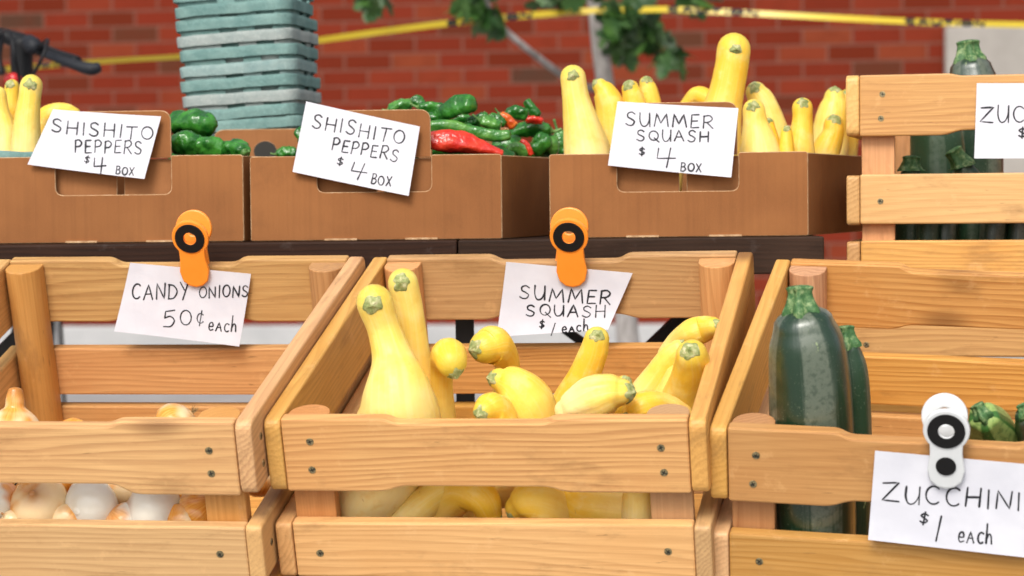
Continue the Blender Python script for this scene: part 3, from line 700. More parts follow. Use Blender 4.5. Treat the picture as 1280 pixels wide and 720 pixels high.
Q('crooked squash bowing its round head beside the tall pair', [(564, 452, 20, -.015), (561, 444, 22, 0), (553, 452, 16, .025), (552, 480, 14, .03), (553, 520, 17, .03), (553, 580, 26, .03)], .09, (.3, .85), th0=.55)
Q('squash curling its head left in front of the back slat, left of the sign', [(607, 434, 21, -.01), (617, 432, 24, 0), (632, 448, 17, .02), (634, 480, 15, .03), (626, 520, 20, .03), (620, 580, 28, .03)], .20, (-.75, .12), th0=.6)
Q('large leaning egg shaped squash with its stem end high on the left', [(624, 474, 14, 0), (637, 480, 25, 0), (652, 497, 35, 0), (662, 518, 37, 0), (666, 550, 34, 0)], .095, (-.9, -.1), th0=.8)
Q('small round squash with a green tip low in front of the large egg shaped one', [(606, 514, 15, 0), (613, 512, 22, .01), (622, 524, 25, .02), (625, 560, 25, .02)], .034, (-.45, .35), th0=.75)
Q('straight necked squash rising under the summer squash sign', [(746, 424, 16, 0), (742, 440, 18, 0), (730, 470, 20, 0), (712, 510, 26, 0), (700, 560, 34, 0), (696, 600, 34, 0)], .22, (0, -.35), th0=.6)
Q('striped squash lying on its side with its green stem end to the right', [(776, 490, 17, 0), (764, 491, 24, 0), (742, 498, 29, 0), (718, 508, 22, 0), (708, 513, 15, 0)], .048, (.9, .0), th0=.85, ribs=.03, cap1=1, light=True)
Q('squash with a ribbed back nestling at the right front post of the crate', [(792, 518, 13, 0), (803, 510, 20, .0), (825, 512, 22, .02), (850, 524, 20, .03)], .075, (-.8, .5), th0=.7, ribs=.025)
Q('squash facing the viewer with a dry brown stem scar near the right rail', [(865, 444, 20, 0), (866, 456, 23, .01), (862, 485, 29, .03), (852, 520, 36, .04), (850, 560, 36, .04)], .135, (-.25, -.35), th0=.65)
Q('slim squash slanting down behind the fat one at the right rail', [(848, 436, 12, 0), (838, 446, 15, 0), (822, 470, 18, 0), (803, 500, 21, 0), (796, 545, 24, 0)], .20, (.4, -.8), th0=.3, light=True)
Q('squash lying across the right rear of the crate with a pale green tip', [(891, 408, 12, -.01), (880, 411, 17, 0), (866, 416, 18, 0), (848, 428, 15, .01), (835, 445, 14, .01)], .27, (.7, -.2), th0=.7)
Q('pale squash filling the gap left of the fat one at the right rail', [(845, 470, 14, 0), (838, 495, 20, 0), (828, 530, 26, 0), (826, 570, 26, 0)], .18, (.2, -.9), light=True, th0=.3)
Q('squash whose rounded back just tops the front slat below the egg shaped one', [(596, 540, 14, 0), (608, 541, 17, 0), (630, 546, 20, 0), (645, 552, 18, 0)], .032, (-.9, .3), cap1=1)
Q('squash whose back just tops the front slat left of the one on its side', [(646, 544, 11, 0), (660, 541, 16, 0), (678, 542, 18, 0), (694, 550, 16, 0)], .045, (-.9, .3), cap1=1)
Q('squash with its green stem just behind the end of the one lying on its side', [(780, 480, 11, 0), (772, 490, 17, 0), (764, 505, 22, 0), (758, 540, 24, 0), (756, 580, 24, 0)], .105, (.35, -.55), th0=.75)
Q('squash low between the straight necked one and the pale slim ones', [(800, 520, 12, 0), (790, 535, 20, 0), (775, 560, 26, 0), (765, 590, 26, 0)], .15, (.5, -.8), light=True)
# lower layer, seen through the gap between the front slats
Q('pale squash slanting up in the slat gap beside the fat base', [(560, 610, 16, 0), (540, 622, 20, 0), (518, 642, 25, 0), (500, 668, 28, 0)], .042, (.8, -.3), light=True)
Q('squash arching down in the slat gap with its green tip to the right', [(612, 642, 16, 0), (603, 624, 22, 0), (580, 612, 27, .01), (556, 630, 27, .02), (545, 665, 26, .03)], .034, (.6, .75), th0=.6)
Q('round squash in the slat gap touching the arching one', [(648, 634, 17, 0), (660, 628, 27, .0), (678, 632, 32, .006), (692, 645, 32, .015)], .034, (-.5, .85), th0=.6)
Q('long yellow squash lying level in the slat gap at the right', [(712, 608, 18, .02), (726, 628, 32, .01), (760, 634, 36, .01), (792, 636, 34, .01), (806, 636, 30, .01)], .046, (-.9, -.4), light=False)
Q('pale short squash standing in the slat gap beside the right front post', [(800, 585, 16, 0), (799, 610, 20, 0), (799, 640, 22, 0), (799, 670, 22, 0)], .030, (0, -.9), light=True)
Q('squash buried low at the left rear of the crate', [(600, 560, 20, 0), (585, 590, 28, 0), (570, 640, 34, 0)], .21, (0, -.9))
Q('squash buried low in the middle rear of the crate', [(745, 535, 20, 0), (745, 580, 30, 0), (750, 630, 34, 0)], .17, (0, -.9))

Q('squash lying crosswise low behind the arching one', [(545, 600, 18, 0), (575, 604, 27, 0), (615, 606, 30, 0), (650, 606, 26, 0)], .10, (-.9, 0))
Q('squash lying crosswise low behind the level one at the right', [(680, 600, 20, 0), (715, 606, 28, 0), (755, 606, 30, 0), (790, 604, 24, 0)], .105, (-.9, 0))
# squash in the right cardboard box
Q('tall squash with a bulbous base at the left corner of its cardboard box', [(716, 97, 16, 0), (719, 120, 17, 0), (725, 150, 22, 0), (733, 185, 29, 0), (737, 215, 31, 0), (739, 258, 25, 0)], 3.0, (-.02, -.05), 'b', light=True, th0=.5)
Q('leaning squash tucked behind the tall one at the left of the box', [(750, 108, 10, 0), (756, 116, 15, 0), (764, 138, 20, 0), (768, 175, 24, 0), (770, 240, 24, 0)], 3.10, (-.7, -.6), 'b')
Q('squash with a crumpled green top peeping over the sign, left of two', [(788, 111, 11, 0), (792, 125, 14, 0), (797, 155, 17, 0), (800, 240, 22, 0)], 3.08, (-.3, -.55), 'b', th0=.85)
Q('squash with a crumpled green top peeping over the sign, right of two', [(808, 104, 9, 0), (811, 116, 12, 0), (815, 150, 15, 0), (818, 240, 22, 0)], 3.16, (.1, -.6), 'b', th0=.85)
Q('squash bowing low behind the sign, beside the tallest one', [(885, 124, 12, 0), (872, 120, 12, .01), (860, 135, 12, .02), (846, 160, 15, .02), (832, 235, 20, .02)], 3.16, (.8, .3), 'b')
Q('tallest squash, standing above the sign with its green scar to the viewer', [(917, 62, 21, 0), (914, 85, 21, 0), (908, 115, 22, 0), (901, 150, 26, 0), (895, 235, 32, 0)], 3.08, (.05, .08), 'b', th0=.36)
Q('squash leaning back beside the tallest one', [(945, 115, 13, 0), (951, 126, 17, 0), (961, 150, 19, 0), (968, 185, 22, 0), (968, 240, 24, 0)], 3.14, (-.25, -.5), 'b', light=True, th0=.7)
Q('squash in front of the leaning pair, widening to its base right of the sign', [(942, 138, 14, 0), (944, 155, 16, 0), (948, 178, 23, 0), (950, 205, 29, 0), (948, 245, 30, 0)], 3.0, (-.2, -.35), 'b', light=True, th0=.6)
Q('small squash peeping between two larger ones right of the sign', [(961, 154, 7, 0), (962, 165, 9, 0), (965, 185, 11, 0), (966, 235, 14, 0)], 3.07, (-.2, -.5), 'b', th0=.8)
Q('short squash with a scratch under its head in the right half of the box', [(1003, 135, 13, 0), (1003, 150, 13, 0), (1001, 172, 16, 0), (999, 195, 20, 0), (998, 245, 22, 0)], 3.04, (-.05, -.5), 'b', th0=.6)
Q('smallest squash peeping up left of the short scratched one', [(983, 164, 7, 0), (983, 178, 9, 0), (983, 200, 11, 0), (984, 240, 13, 0)], 3.0, (0, -.5), 'b', th0=.75)
Q('stout squash near the right end of the box', [(1043, 122, 13, 0), (1042, 134, 18, 0), (1038, 160, 22, 0), (1035, 195, 25, 0), (1030, 240, 23, 0)], 3.23, (0, -.85), 'b', light=True, th0=.55)
Q('squash with a green cap in front of the stout one', [(1042, 155, 12, 0), (1041, 168, 14, 0), (1032, 190, 18, 0), (1018, 240, 20, 0)], 3.12, (0, -.6), 'b', th0=.75)
Q('squash partly hidden by the corner of the zucchini crate', [(1060, 122, 11, 0), (1060, 145, 14, 0), (1055, 180, 18, 0), (1048, 240, 18, 0)], 3.29, (0, -.7), 'b', th0=.6)
# squash in the left cardboard box
Q('upright squash with a green head left of the shishito sign', [(39, 107, 14, 0), (37, 125, 14, 0), (34, 150, 16, 0), (33, 185, 19, 0), (32, 250, 20, 0)], 3.04, (.1, .1), 'l', light=True, th0=.65)
Q('squash with a mottled green head just behind the upright one', [(15, 108, 9, 0), (14, 125, 10, 0), (13, 160, 14, 0), (13, 250, 18, 0)], 3.13, (-.2, -.1), 'l', th0=.9)
Q('squash at the very left edge of the picture', [(-2, 118, 10, 0), (1, 140, 11, 0), (6, 170, 17, 0), (4, 200, 22, 0), (0, 250, 22, 0)], 3.08, (-.5, -.5), 'l', light=True)
Q('squash lying behind the top edge of the left shishito sign', [(92, 143, 9, 0), (82, 140, 11, 0), (68, 143, 14, 0), (55, 152, 14, 0), (50, 185, 17, 0), (50, 250, 20, 0)], 3.12, (.9, .3), 'l')

# zucchini
def zucchini(label, spec, Y, mk='zucchini', grp='zucchini in the right tilted crate', stem=((0, -1), .7, .45), ribs=.03, cap1=.7, cap0=.6, spin=0):
    pts, rad = px_body(spec, Y, C3 if Y < 1 else None); sd_ = random.uniform(0, 50)
    def shape(t, a): return 1 + ribs * math.cos(5 * a + sd_) * (1.15 - t * .6) + .012 * noise.noise(Vector((math.cos(a), math.sin(a), t * 4 + sd_)))
    base = min(pts, key=lambda p_: p_.z); root = thing('zucchini', base, label, 'zucchini', grp)
    obj('fruit', tube_bm(pts, rad, 36, 7, (cap0, cap1), shape, spin=spin), M[mk], root, True, local=base)
    if stem:
        (dx, dy), ln, wr = stem; ax = (pts[0] - pts[1]).normalized(); d = (_r * dx - _u * dy).normalized(); r0 = rad[0]
        top = pts[0] + ax * r0 * cap0 * .86
        def sh(t, a): return 1 + (.14 + .06 * (1 - t)) * math.cos(5 * a + sd_) + .1 * noise.noise(Vector((math.cos(a) * 2, math.sin(a) * 2, t * 3 + sd_)))
        obj('stem', tube_bm([top - ax * r0 * .2, top - ax * r0 * .02, top + d * r0 * ln * .3, top + d * r0 * ln * .75, top + d * r0 * ln], [r0 * wr * 1.5, r0 * wr * 1.4, r0 * wr * 1.1, r0 * wr * .95, r0 * wr * 1.05], 25, 5, (0, .25), sh), M['zuc_stem'], root, True, local=base)
    return root
zucchini('big dark zucchini standing against the left end of its crate', [(1005, 406, 38, .002), (1009, 432, 47, .001), (1013, 480, 51, .0), (1016, 560, 53, 0), (1019, 640, 52, .0), (1021, 690, 49, 0)], .043, stem=((-.05, -1), .72, .40), spin=R(45))  # spin turns a stripe with the painted sheen to the viewer
zucchini('grey green zucchini standing close behind the big dark one', [(1059, 436, 16, .0), (1062, 466, 23, .0), (1064, 520, 25, 0), (1064, 590, 26, 0), (1063, 690, 26, 0)], .085, 'zucchini_grey', stem=((-.1, -1), 1.2, .68))
zucchini('striped light green zucchini peeping over the front slat beside the white clip', [(1230, 522, 20, 0), (1239, 540, 31, .03), (1252, 570, 33, .06), (1262, 610, 33, .08)], .036, 'zucchini_striped', stem=((-.45, -.85), .7, .42), ribs=.05)
zucchini('dark zucchini cut off by the right edge of the picture', [(1284, 520, 15, 0), (1292, 535, 22, .02), (1305, 570, 25, .04)], .04, stem=((-.4, -.9), .8, .5))
zg = 'zucchini in the upright crate'
zucchini('tall glossy zucchini rising above the top slat of the upright crate', [(1213, 86, 26, 0), (1216, 110, 32, 0), (1218, 150, 34, 0), (1219, 215, 34, 0), (1219, 300, 33, 0)], 3.20, grp=zg, stem=((-.1, -1), .75, .5))
zucchini('broad speckled zucchini behind the first gap of the upright crate', [(1168, 128, 24, 0), (1170, 160, 31, 0), (1173, 200, 34, 0), (1174, 300, 33, 0)], 3.10, 'zucchini_grey', grp=zg, stem=((0, -1), .6, .4))
zucchini('zucchini with a crumpled bright green stem in the first gap of the upright crate', [(1205, 213, 14, 0), (1210, 228, 19, 0), (1214, 260, 21, 0), (1212, 312, 18, 0)], 3.02, 'zucchini_grey', grp=zg, stem=((-.5, -.85), 1.5, .75))
zucchini('zucchini showing only its green stem above the second slat near the left post', [(1138, 218, 13, 0), (1138, 235, 18, 0), (1136, 270, 20, 0), (1135, 312, 19, 0)], 3.01, 'zucchini_grey', grp=zg, stem=((.05, -1), 1.1, .8))
for lb, x, mk, w_ in (('pale grey zucchini behind the second gap, left of the very dark one', 1160, 'zucchini_grey', 15), ('very dark slim zucchini in the middle of the second gap', 1183, 'zucchini', 14), ('dark zucchini with a grey flank right of the slim one in the second gap', 1242, 'zucchini', 17), ('dark zucchini leaning at the right end of the second gap', 1275, 'zucchini', 18), ):
    zucchini(lb, [(x + 6, 232, 11, 0), (x + 3, 250, w_, 0), (x, 285, w_, 0), (x - 2, 318, w_, 0)], 2.985 + random.uniform(0, .01), mk, zg, stem=((.1, -1), .5, .4))

# onions
def onion(label, px, py, r, Y, white=False, lean=(0, -1), neck=.5, squat=.9, roots=False, nw=1.0):
    rr = r * mpp(2.45); c = put(px, py, rr * .97 + .004 + Y, C1); rr = r * mpp(c.y); ax = (_r * lean[0] - _u * lean[1] - _f * (lean[2] if len(lean) > 2 else 0)).normalized()
    prof = [(1 + neck, .10 * nw), (.99 + neck * .45, .13 * nw), (.93, .24 + .08 * (nw - 1)), (.78, .55), (.5, .84), (.12, 1), (-.3, .93), (-.62, .70), (-.8, .40), (-.86, .12)]
    sd_ = random.uniform(0, 50)
    base = c - Vector((0, 0, rr)); root = thing('onion', base, label, 'onion', 'candy onions in the left tilted crate')
    def sh(t, a): return 1 + .012 * math.cos(11 * a + sd_) + .03 * noise.noise(Vector((math.cos(a), math.sin(a), t * 3 + sd_)))
    obj('bulb', tube_bm([c + ax * rr * q[0] * squat for q in prof], [rr * q[1] for q in prof], 28, 4, (.4, .2), sh), M['onion_half' if white == 2 else 'onion_white' if white else 'onion'], root, True, local=base)
    if roots:
        bm = bmesh.new(); b0 = c - ax * rr * squat * .84
        for i in range(16):
            d = (-ax + Vector((random.uniform(-1, 1), random.uniform(-1, 1), random.uniform(-.6, .9))) * .8).normalized()
            cyl_bm(b0, b0 + d * rr * random.uniform(.22, .42), rr * .022, 5, bm, rr * .008)
        obj('roots', bm, M['onion_root'], root, local=base)
    return root
onion('onion with a tall papery neck standing at the left edge of its crate', 18, 540, 34, .035, neck=.55, lean=(.02, -1), squat=1, nw=2.6)
onion('onion with only its rounded top showing beside the corner post', 90, 546, 24, .04, neck=.05, lean=(.3, .2, -1))
onion('onion with dry roots on show behind the front slat', 222, 532, 31, .02, lean=(-.75, .66, 0), roots=True, neck=.1)
onion('orange onion with its neck facing the viewer in the slat gap', 50, 630, 37, .0, lean=(-.1, -.45, .9), neck=.12)
onion('large plain white onion in the slat gap', 114, 632, 36, .002, white=True, lean=(.5, -.2, -.8), neck=.1)
onion('half white half orange onion lying in the slat gap', 194, 637, 41, .0, white=2, lean=(-1, -.1, .1), neck=.05)
onion('cream onion low between the white one and the half white one', 154, 652, 27, .0, white=2, lean=(.6, .5, 0), neck=.15)
onion('orange onion by the right front post of its crate', 252, 640, 33, .008, lean=(.6, -.5, .4), neck=.1)
onion('pale onion at the left edge of the slat gap', -6, 628, 35, .01, white=2, lean=(0, -1, 0), neck=.1)
onion('little brown onion low at the left of the slat gap', 14, 650, 14, .0, lean=(-.5, -.5, .6), neck=.4)
onion('reddish onion deep between the white ones', 155, 612, 30, .05, lean=(.2, -1, 0), neck=.1)
onion('orange onion deep behind the half white one', 228, 616, 32, .05, lean=(.4, -1, 0), neck=.1)
onion('orange onion showing between the side rails at the right', 322, 600, 27, .09, lean=(.2, -1, 0), neck=.1)
onion('orange onion half hidden between the white onion and the one with its neck forward', 84, 652, 24, .0, lean=(.3, -.4, -.8), neck=.1)
onion('orange onion low between the half white one and the right front post', 228, 652, 24, .0, lean=(-.4, .2, .8), neck=.1)
for i, (x, y, Y_) in enumerate(((75, 600, .08), (0, 590, .1), (150, 580, .12), (285, 585, .11), (225, 575, .17))):
    onion(('orange onion buried at the left of the heap', 'orange onion buried at the far left of the heap', 'orange onion buried in the middle of the heap', 'orange onion buried near the right rail', 'orange onion buried at the back of the heap')[i], x, y, 28, Y_, lean=(.3 * i - .6, -.8, .3), neck=.1)

# peppers
def pepper(label, spec, Y, mk='pepper_dark', grp='peppers in the middle cardboard box', stem=1, wr=.13, blunt=.5, cat='pepper'):
    if grp == 'peppers in the middle cardboard box':      # stay inside the right side panel, which runs back to the right
        Y = max(Y, min(3.30, 2.975 + (max(q[0] + q[2] for q in spec) - 627) / 262 + (Y - 2.985) * .45))
    pts, rad = px_body(spec, Y); sd_ = random.uniform(0, 50)
    def sh(t, a): return 1.05 + .10 * math.cos(3 * a + sd_ + t * 2) + wr * 1.35 * noise.noise(Vector((math.cos(a) * 1.3, math.sin(a) * 1.3, t * 5 + sd_))) + .09 * noise.noise(Vector((math.cos(a) * 3, math.sin(a) * 3, t * 11 + sd_)))
    base = min(pts, key=lambda p_: p_.z); root = thing('pepper', base, label, cat, grp)
    obj('fruit', tube_bm(pts, rad, 28, 10, (.6, blunt), sh), M[mk], root, True, local=base)
    if stem:
        e = 0 if stem > 0 else -1; d = (pts[0] - pts[1]).normalized() if stem > 0 else (pts[-1] - pts[-2]).normalized(); r = rad[e]
        p_ = pts[e] + d * r * .5
        obj('stem', tube_bm([p_, p_ + d * r * .35, p_ + d * r * .9 + _u * r * .2, p_ + d * r * 1.5 + _u * r * .5], [r * .62, r * .28, r * .2, r * .24], 10, 4, (0, .3)), M['pepper_stem'], root, True, local=base)
    return root
PP = pepper
PP('big dark pepper with a blunt dimpled end on top of the heap', [(548, 146, 8, .03), (562, 138, 11, .01), (578, 131, 12.5, 0), (588, 130, 11, -.01)], 3.06, stem=0)
PP('long bright green pepper stretched across the heap', [(538, 159, 8, 0), (562, 158, 8.5, 0), (589, 164, 7, 0), (621, 170, 7, 0), (636, 169, 6, 0)], 3.0, 'pepper_light', stem=0, wr=.08)
PP('dark pepper lying right of the long bright one', [(684, 163, 9, 0), (672, 161, 10.5, 0), (656, 162, 9, 0), (640, 167, 7, 0)], 3.025)
PP('big crumpled red pepper at the front of the heap', [(536, 176, 10, 0), (556, 177, 13, 0), (577, 178, 13, 0), (598, 184, 9, 0), (616, 189, 6, 0), (627, 192, 4.5, 0)], 2.985, 'pepper_red', stem=0)
PP('pepper peeping over the left flap, leftmost of the heap', [(489, 136, 6, 0), (500, 132, 8, 0), (512, 130, 7, 0)], 3.14, 'pepper_light')
PP('shiny small pepper behind the flap with a knobbly top', [(514, 128, 5, 0), (521, 126, 6.5, 0), (528, 134, 7, 0)], 3.17)
PP('dark pepper between the flap and the big blunt one', [(527, 134, 7, 0), (540, 135, 8.5, 0), (556, 139, 8, 0)], 3.12, wr=.2)
PP('dark pepper low behind the flap edge', [(522, 150, 8, 0), (540, 149, 9, 0), (556, 152, 8, 0)], 3.09)
PP('dark pepper under the end of the big blunt one', [(586, 154, 6, 0), (597, 150, 7.5, 0), (608, 146, 7, 0)], 3.07, wr=.22)
PP('stubby pale green pepper in the middle of the heap', [(604, 151, 7, 0), (613, 154, 8, 0), (623, 158, 7, 0)], 3.05, 'pepper_light')
PP('small dark pepper left of the orange one', [(614, 146, 5, 0), (621, 149, 6, 0), (630, 154, 6, 0)], 3.09)
PP('orange red pepper slanting in the heap', [(627, 144, 5, 0), (634, 149, 6.5, 0), (642, 157, 6, 0)], 3.07, 'pepper_orange')
PP('dark wrinkled pepper at the top right of the heap', [(636, 142, 7, 0), (646, 140, 8.5, 0), (657, 143, 7, 0)], 3.11, wr=.22)
PP('finger shaped dark pepper standing up at the right of the heap', [(659, 127, 5, 0), (664, 135, 6.5, 0), (671, 144, 7, 0)], 3.10, stem=0, wr=.08)
PP('small red pepper under the standing finger shaped one', [(659, 150, 4.5, 0), (668, 149, 5, 0), (677, 151, 4, 0)], 3.07, 'pepper_red', stem=0)
PP('pepper showing its round pale end at the right front of the heap', [(689, 181, 11.5, -.02), (681, 181, 11.5, 0), (672, 182, 11, .03)], 3.0, 'pepper_light', stem=0, blunt=.4)
PP('dark pepper behind the round pale ended one', [(672, 173, 8, 0), (680, 178, 9, 0), (668, 188, 9, 0)], 3.03, stem=0)
PP('green pepper against the right corner of the middle box', [(699, 168, 8, 0), (703, 177, 10, 0), (706, 190, 9, 0)], 3.10, 'pepper_light')
PP('glossy pale pepper tucked behind the front edge', [(638, 189, 8, 0), (647, 186, 9.5, 0), (659, 188, 9, 0)], 2.985, 'pepper_light', stem=0)
PP('thin red pepper between two green ones at the front edge', [(652, 176, 2.8, 0), (658, 181, 3.8, 0), (664, 193, 3, 0)], 2.98, 'pepper_red', stem=0)
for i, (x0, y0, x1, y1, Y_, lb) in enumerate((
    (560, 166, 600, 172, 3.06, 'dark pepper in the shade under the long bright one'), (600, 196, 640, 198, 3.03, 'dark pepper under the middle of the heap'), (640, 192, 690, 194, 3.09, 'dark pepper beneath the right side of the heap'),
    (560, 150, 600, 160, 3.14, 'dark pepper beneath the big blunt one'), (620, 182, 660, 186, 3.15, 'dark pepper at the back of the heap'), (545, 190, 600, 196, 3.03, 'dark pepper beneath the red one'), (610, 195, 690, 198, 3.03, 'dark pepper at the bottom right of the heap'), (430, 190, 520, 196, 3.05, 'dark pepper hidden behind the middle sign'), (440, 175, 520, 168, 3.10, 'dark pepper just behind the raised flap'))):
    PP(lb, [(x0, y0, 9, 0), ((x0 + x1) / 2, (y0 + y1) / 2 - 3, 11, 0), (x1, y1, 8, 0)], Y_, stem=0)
lg = 'peppers in the left cardboard box'
PP('big dark pepper with a crinkled end, top of the left heap', [(220, 155, 15, .02), (238, 153, 16, .01), (254, 155, 15, 0), (262, 157, 11, -.01)], 3.08, grp=lg, wr=.16, stem=0)
PP('round dark pepper under the crinkled one in the left box', [(220, 180, 13, 0), (233, 179, 16, 0), (248, 182, 13, 0)], 3.03, grp=lg, wr=.18, stem=0)
PP('middle dark pepper at the front of the left heap', [(250, 182, 11, 0), (262, 183, 13, 0), (277, 187, 11, 0)], 3.02, grp=lg, wr=.18, stem=0)
PP('pepper with its stem to the viewer at the corner of the left box', [(304, 190, 9, -.02), (294, 186, 12.5, 0), (280, 189, 11, .01)], 3.015, grp=lg, wr=.18)
PP('small pepper at the back tab of the left box, beside the sign', [(348, 192, 5, 0), (357, 190, 6.5, 0), (368, 191, 6, 0)], 3.23, grp=lg)
PP('dark pepper peeping out left of the middle sign', [(373, 164, 7, 0), (380, 172, 9, 0), (386, 188, 9, 0)], 3.05, grp='peppers in the middle cardboard box', stem=0)
for i, (x0, y0, x1, y1, Y_) in enumerate(((215, 200, 300, 205, 3.06), (230, 195, 290, 198, 3.14))):
    PP(('dark pepper beneath the front of the left heap', 'dark pepper beneath the back of the left heap')[i], [(x0, y0, 9, 0), ((x0 + x1) / 2, (y0 + y1) / 2 - 3, 12, 0), (x1, y1, 9, 0)], Y_, grp=lg, stem=0)

# ------------------------------------------------------------------ pulp baskets
def rsq(w, r, n=7):
    out = []
    for cx, cy, a0 in ((1, 1, 0), (-1, 1, 90), (-1, -1, 180), (1, -1, 270)):
        for k in range(n + 1):
            a = R(a0 + 90 * k / n); out.append((cx * (w - r) + r * math.cos(a), cy * (w - r) + r * math.sin(a)))
    # add points along the straight runs
    res = []
    for i, p_ in enumerate(out):
        res.append(p_); q_ = out[(i + 1) % len(out)]
        if (i + 1) % (n + 1) == 0:
            for k in range(1, 14): res.append((p_[0] + (q_[0] - p_[0]) * k / 14, p_[1] + (q_[1] - p_[1]) * k / 14))
    return res
def basket(root, teal, seed):
    W2 = .083; rows = [(-.016, 0), (-.011, .02), (-.006, .044), (-.0032, .051), (-.0016, .0595)]
    m_ = M[('pulp_grey', 'pulp_teal', 'pulp_pale')[teal]]
    bm = bmesh.new(); V = []
    for d_, z in rows: V.append([bm.verts.new((x + .0008 * noise.noise(Vector((x * 60, y * 60, z * 60 + seed))), y, z)) for x, y in rsq(W2 + d_, .02)])
    n_ = len(V[0])
    for j in range(len(V) - 1):
        for k in range(n_):
            if j == 3 and (k % 22) in (10, 11, 12, 16, 17, 18): continue      # the vent slots below the rim
            bm.faces.new((V[j][k], V[j][(k + 1) % n_], V[j + 1][(k + 1) % n_], V[j + 1][k]))
    bm.faces.new(V[0][::-1]); o = obj('tub', bm, m_, root, True)
    s = o.modifiers.new('thick', 'SOLIDIFY'); s.thickness = .0022; s.offset = -1
    bm = bmesh.new(); V = []
    for d_, z in ((-.003, .0580), (.0018, .0575), (.0024, .0580), (.0030, .066), (.0031, .0718), (.0024, .0730), (-.0012, .0732), (-.003, .072), (-.0036, .064)):
        row = []
        for i, (x, y) in enumerate(rsq(W2 + d_, .021)):
            jz = .0012 * noise.noise(Vector((x * 35, y * 35, seed + 3))) + .0004 * noise.noise(Vector((x * 240, y * 240, seed)))
            jr = 1 + .006 * noise.noise(Vector((x * 130, y * 130, z * 200 + seed)))
            row.append(bm.verts.new((x * jr, y * jr, z + jz)))
        V.append(row)
    V.append(V[0])
    for j in range(len(V) - 1):
        for k in range(n_): bm.faces.new((V[j][k], V[j][(k + 1) % n_], V[j + 1][(k + 1) % n_], V[j + 1][k]))
    bmesh.ops.recalc_face_normals(bm, faces=bm.faces)
    obj('rim', bm, m_, root, True).data.set_sharp_from_angle(angle=R(35))
YB = 3.48; PPX = YB / F
order = [1, 1, 0, 1, 2, 1, 0, 1, 1, 1]      # from the bottom: teal or grey
ordn = ['lowest', 'second from the bottom', 'third from the bottom', 'fourth from the bottom', 'fifth from the bottom', 'fifth from the top', 'fourth from the top', 'third from the top', 'second from the top', 'topmost']
ordn = ordn[:len(order)]
for i, tl_ in enumerate(order):
    # rim of basket i shows centred at picture height py
    py = 143 - 18.4 * (i - 1)
    if i == 0: py = 158
    xl = 241 - (160 - py) * .105; xr_ = 401 - (160 - py) * .035
    c = at(322 - (150 - py) * .088 + random.uniform(-1, 1), py, YB)
    root = thing('pulp_basket', c - Vector((0, 0, .066)), '%s pulp berry basket, %s of the tall stack' % (('grey', 'teal', 'pale teal')[tl_], ordn[i]), 'basket', 'stacked paper pulp baskets')
    root.rotation_euler = (random.uniform(-.01, .01), R(-3.2 + random.uniform(-.6, .6)), R(-9 + random.uniform(-2.5, 2.5)))
    basket(root, tl_, i * 7.3)
# what the stack stands on: upturned empty box behind the produce boxes
cb_ = at(316, 175, YB); hz = cb_.z - .035
sb = thing('cardboard_carton', (cb_.x, YB, tz + .001), 'closed brown carton under the stack of pulp baskets', 'carton')
obj('carton_body', box_bm(-.1, .1, -.09, .13, 0, max(.02, at(316, 158, YB).z - .066 - tz - .002)), M['card'], sb, bevel=.002)
# basket that holds the squash at the left
rt = thing('pulp_basket', at(4, 230, 3.06), 'teal pulp basket round the squash at the left end of the table', 'basket', 'pulp baskets in the left box')
rt.rotation_euler = (0, R(3), R(-5)); c_ = at(2, 190, 3.07); rt.location = (c_.x, c_.y + .03, c_.z - .072); basket(rt, 1, 99)

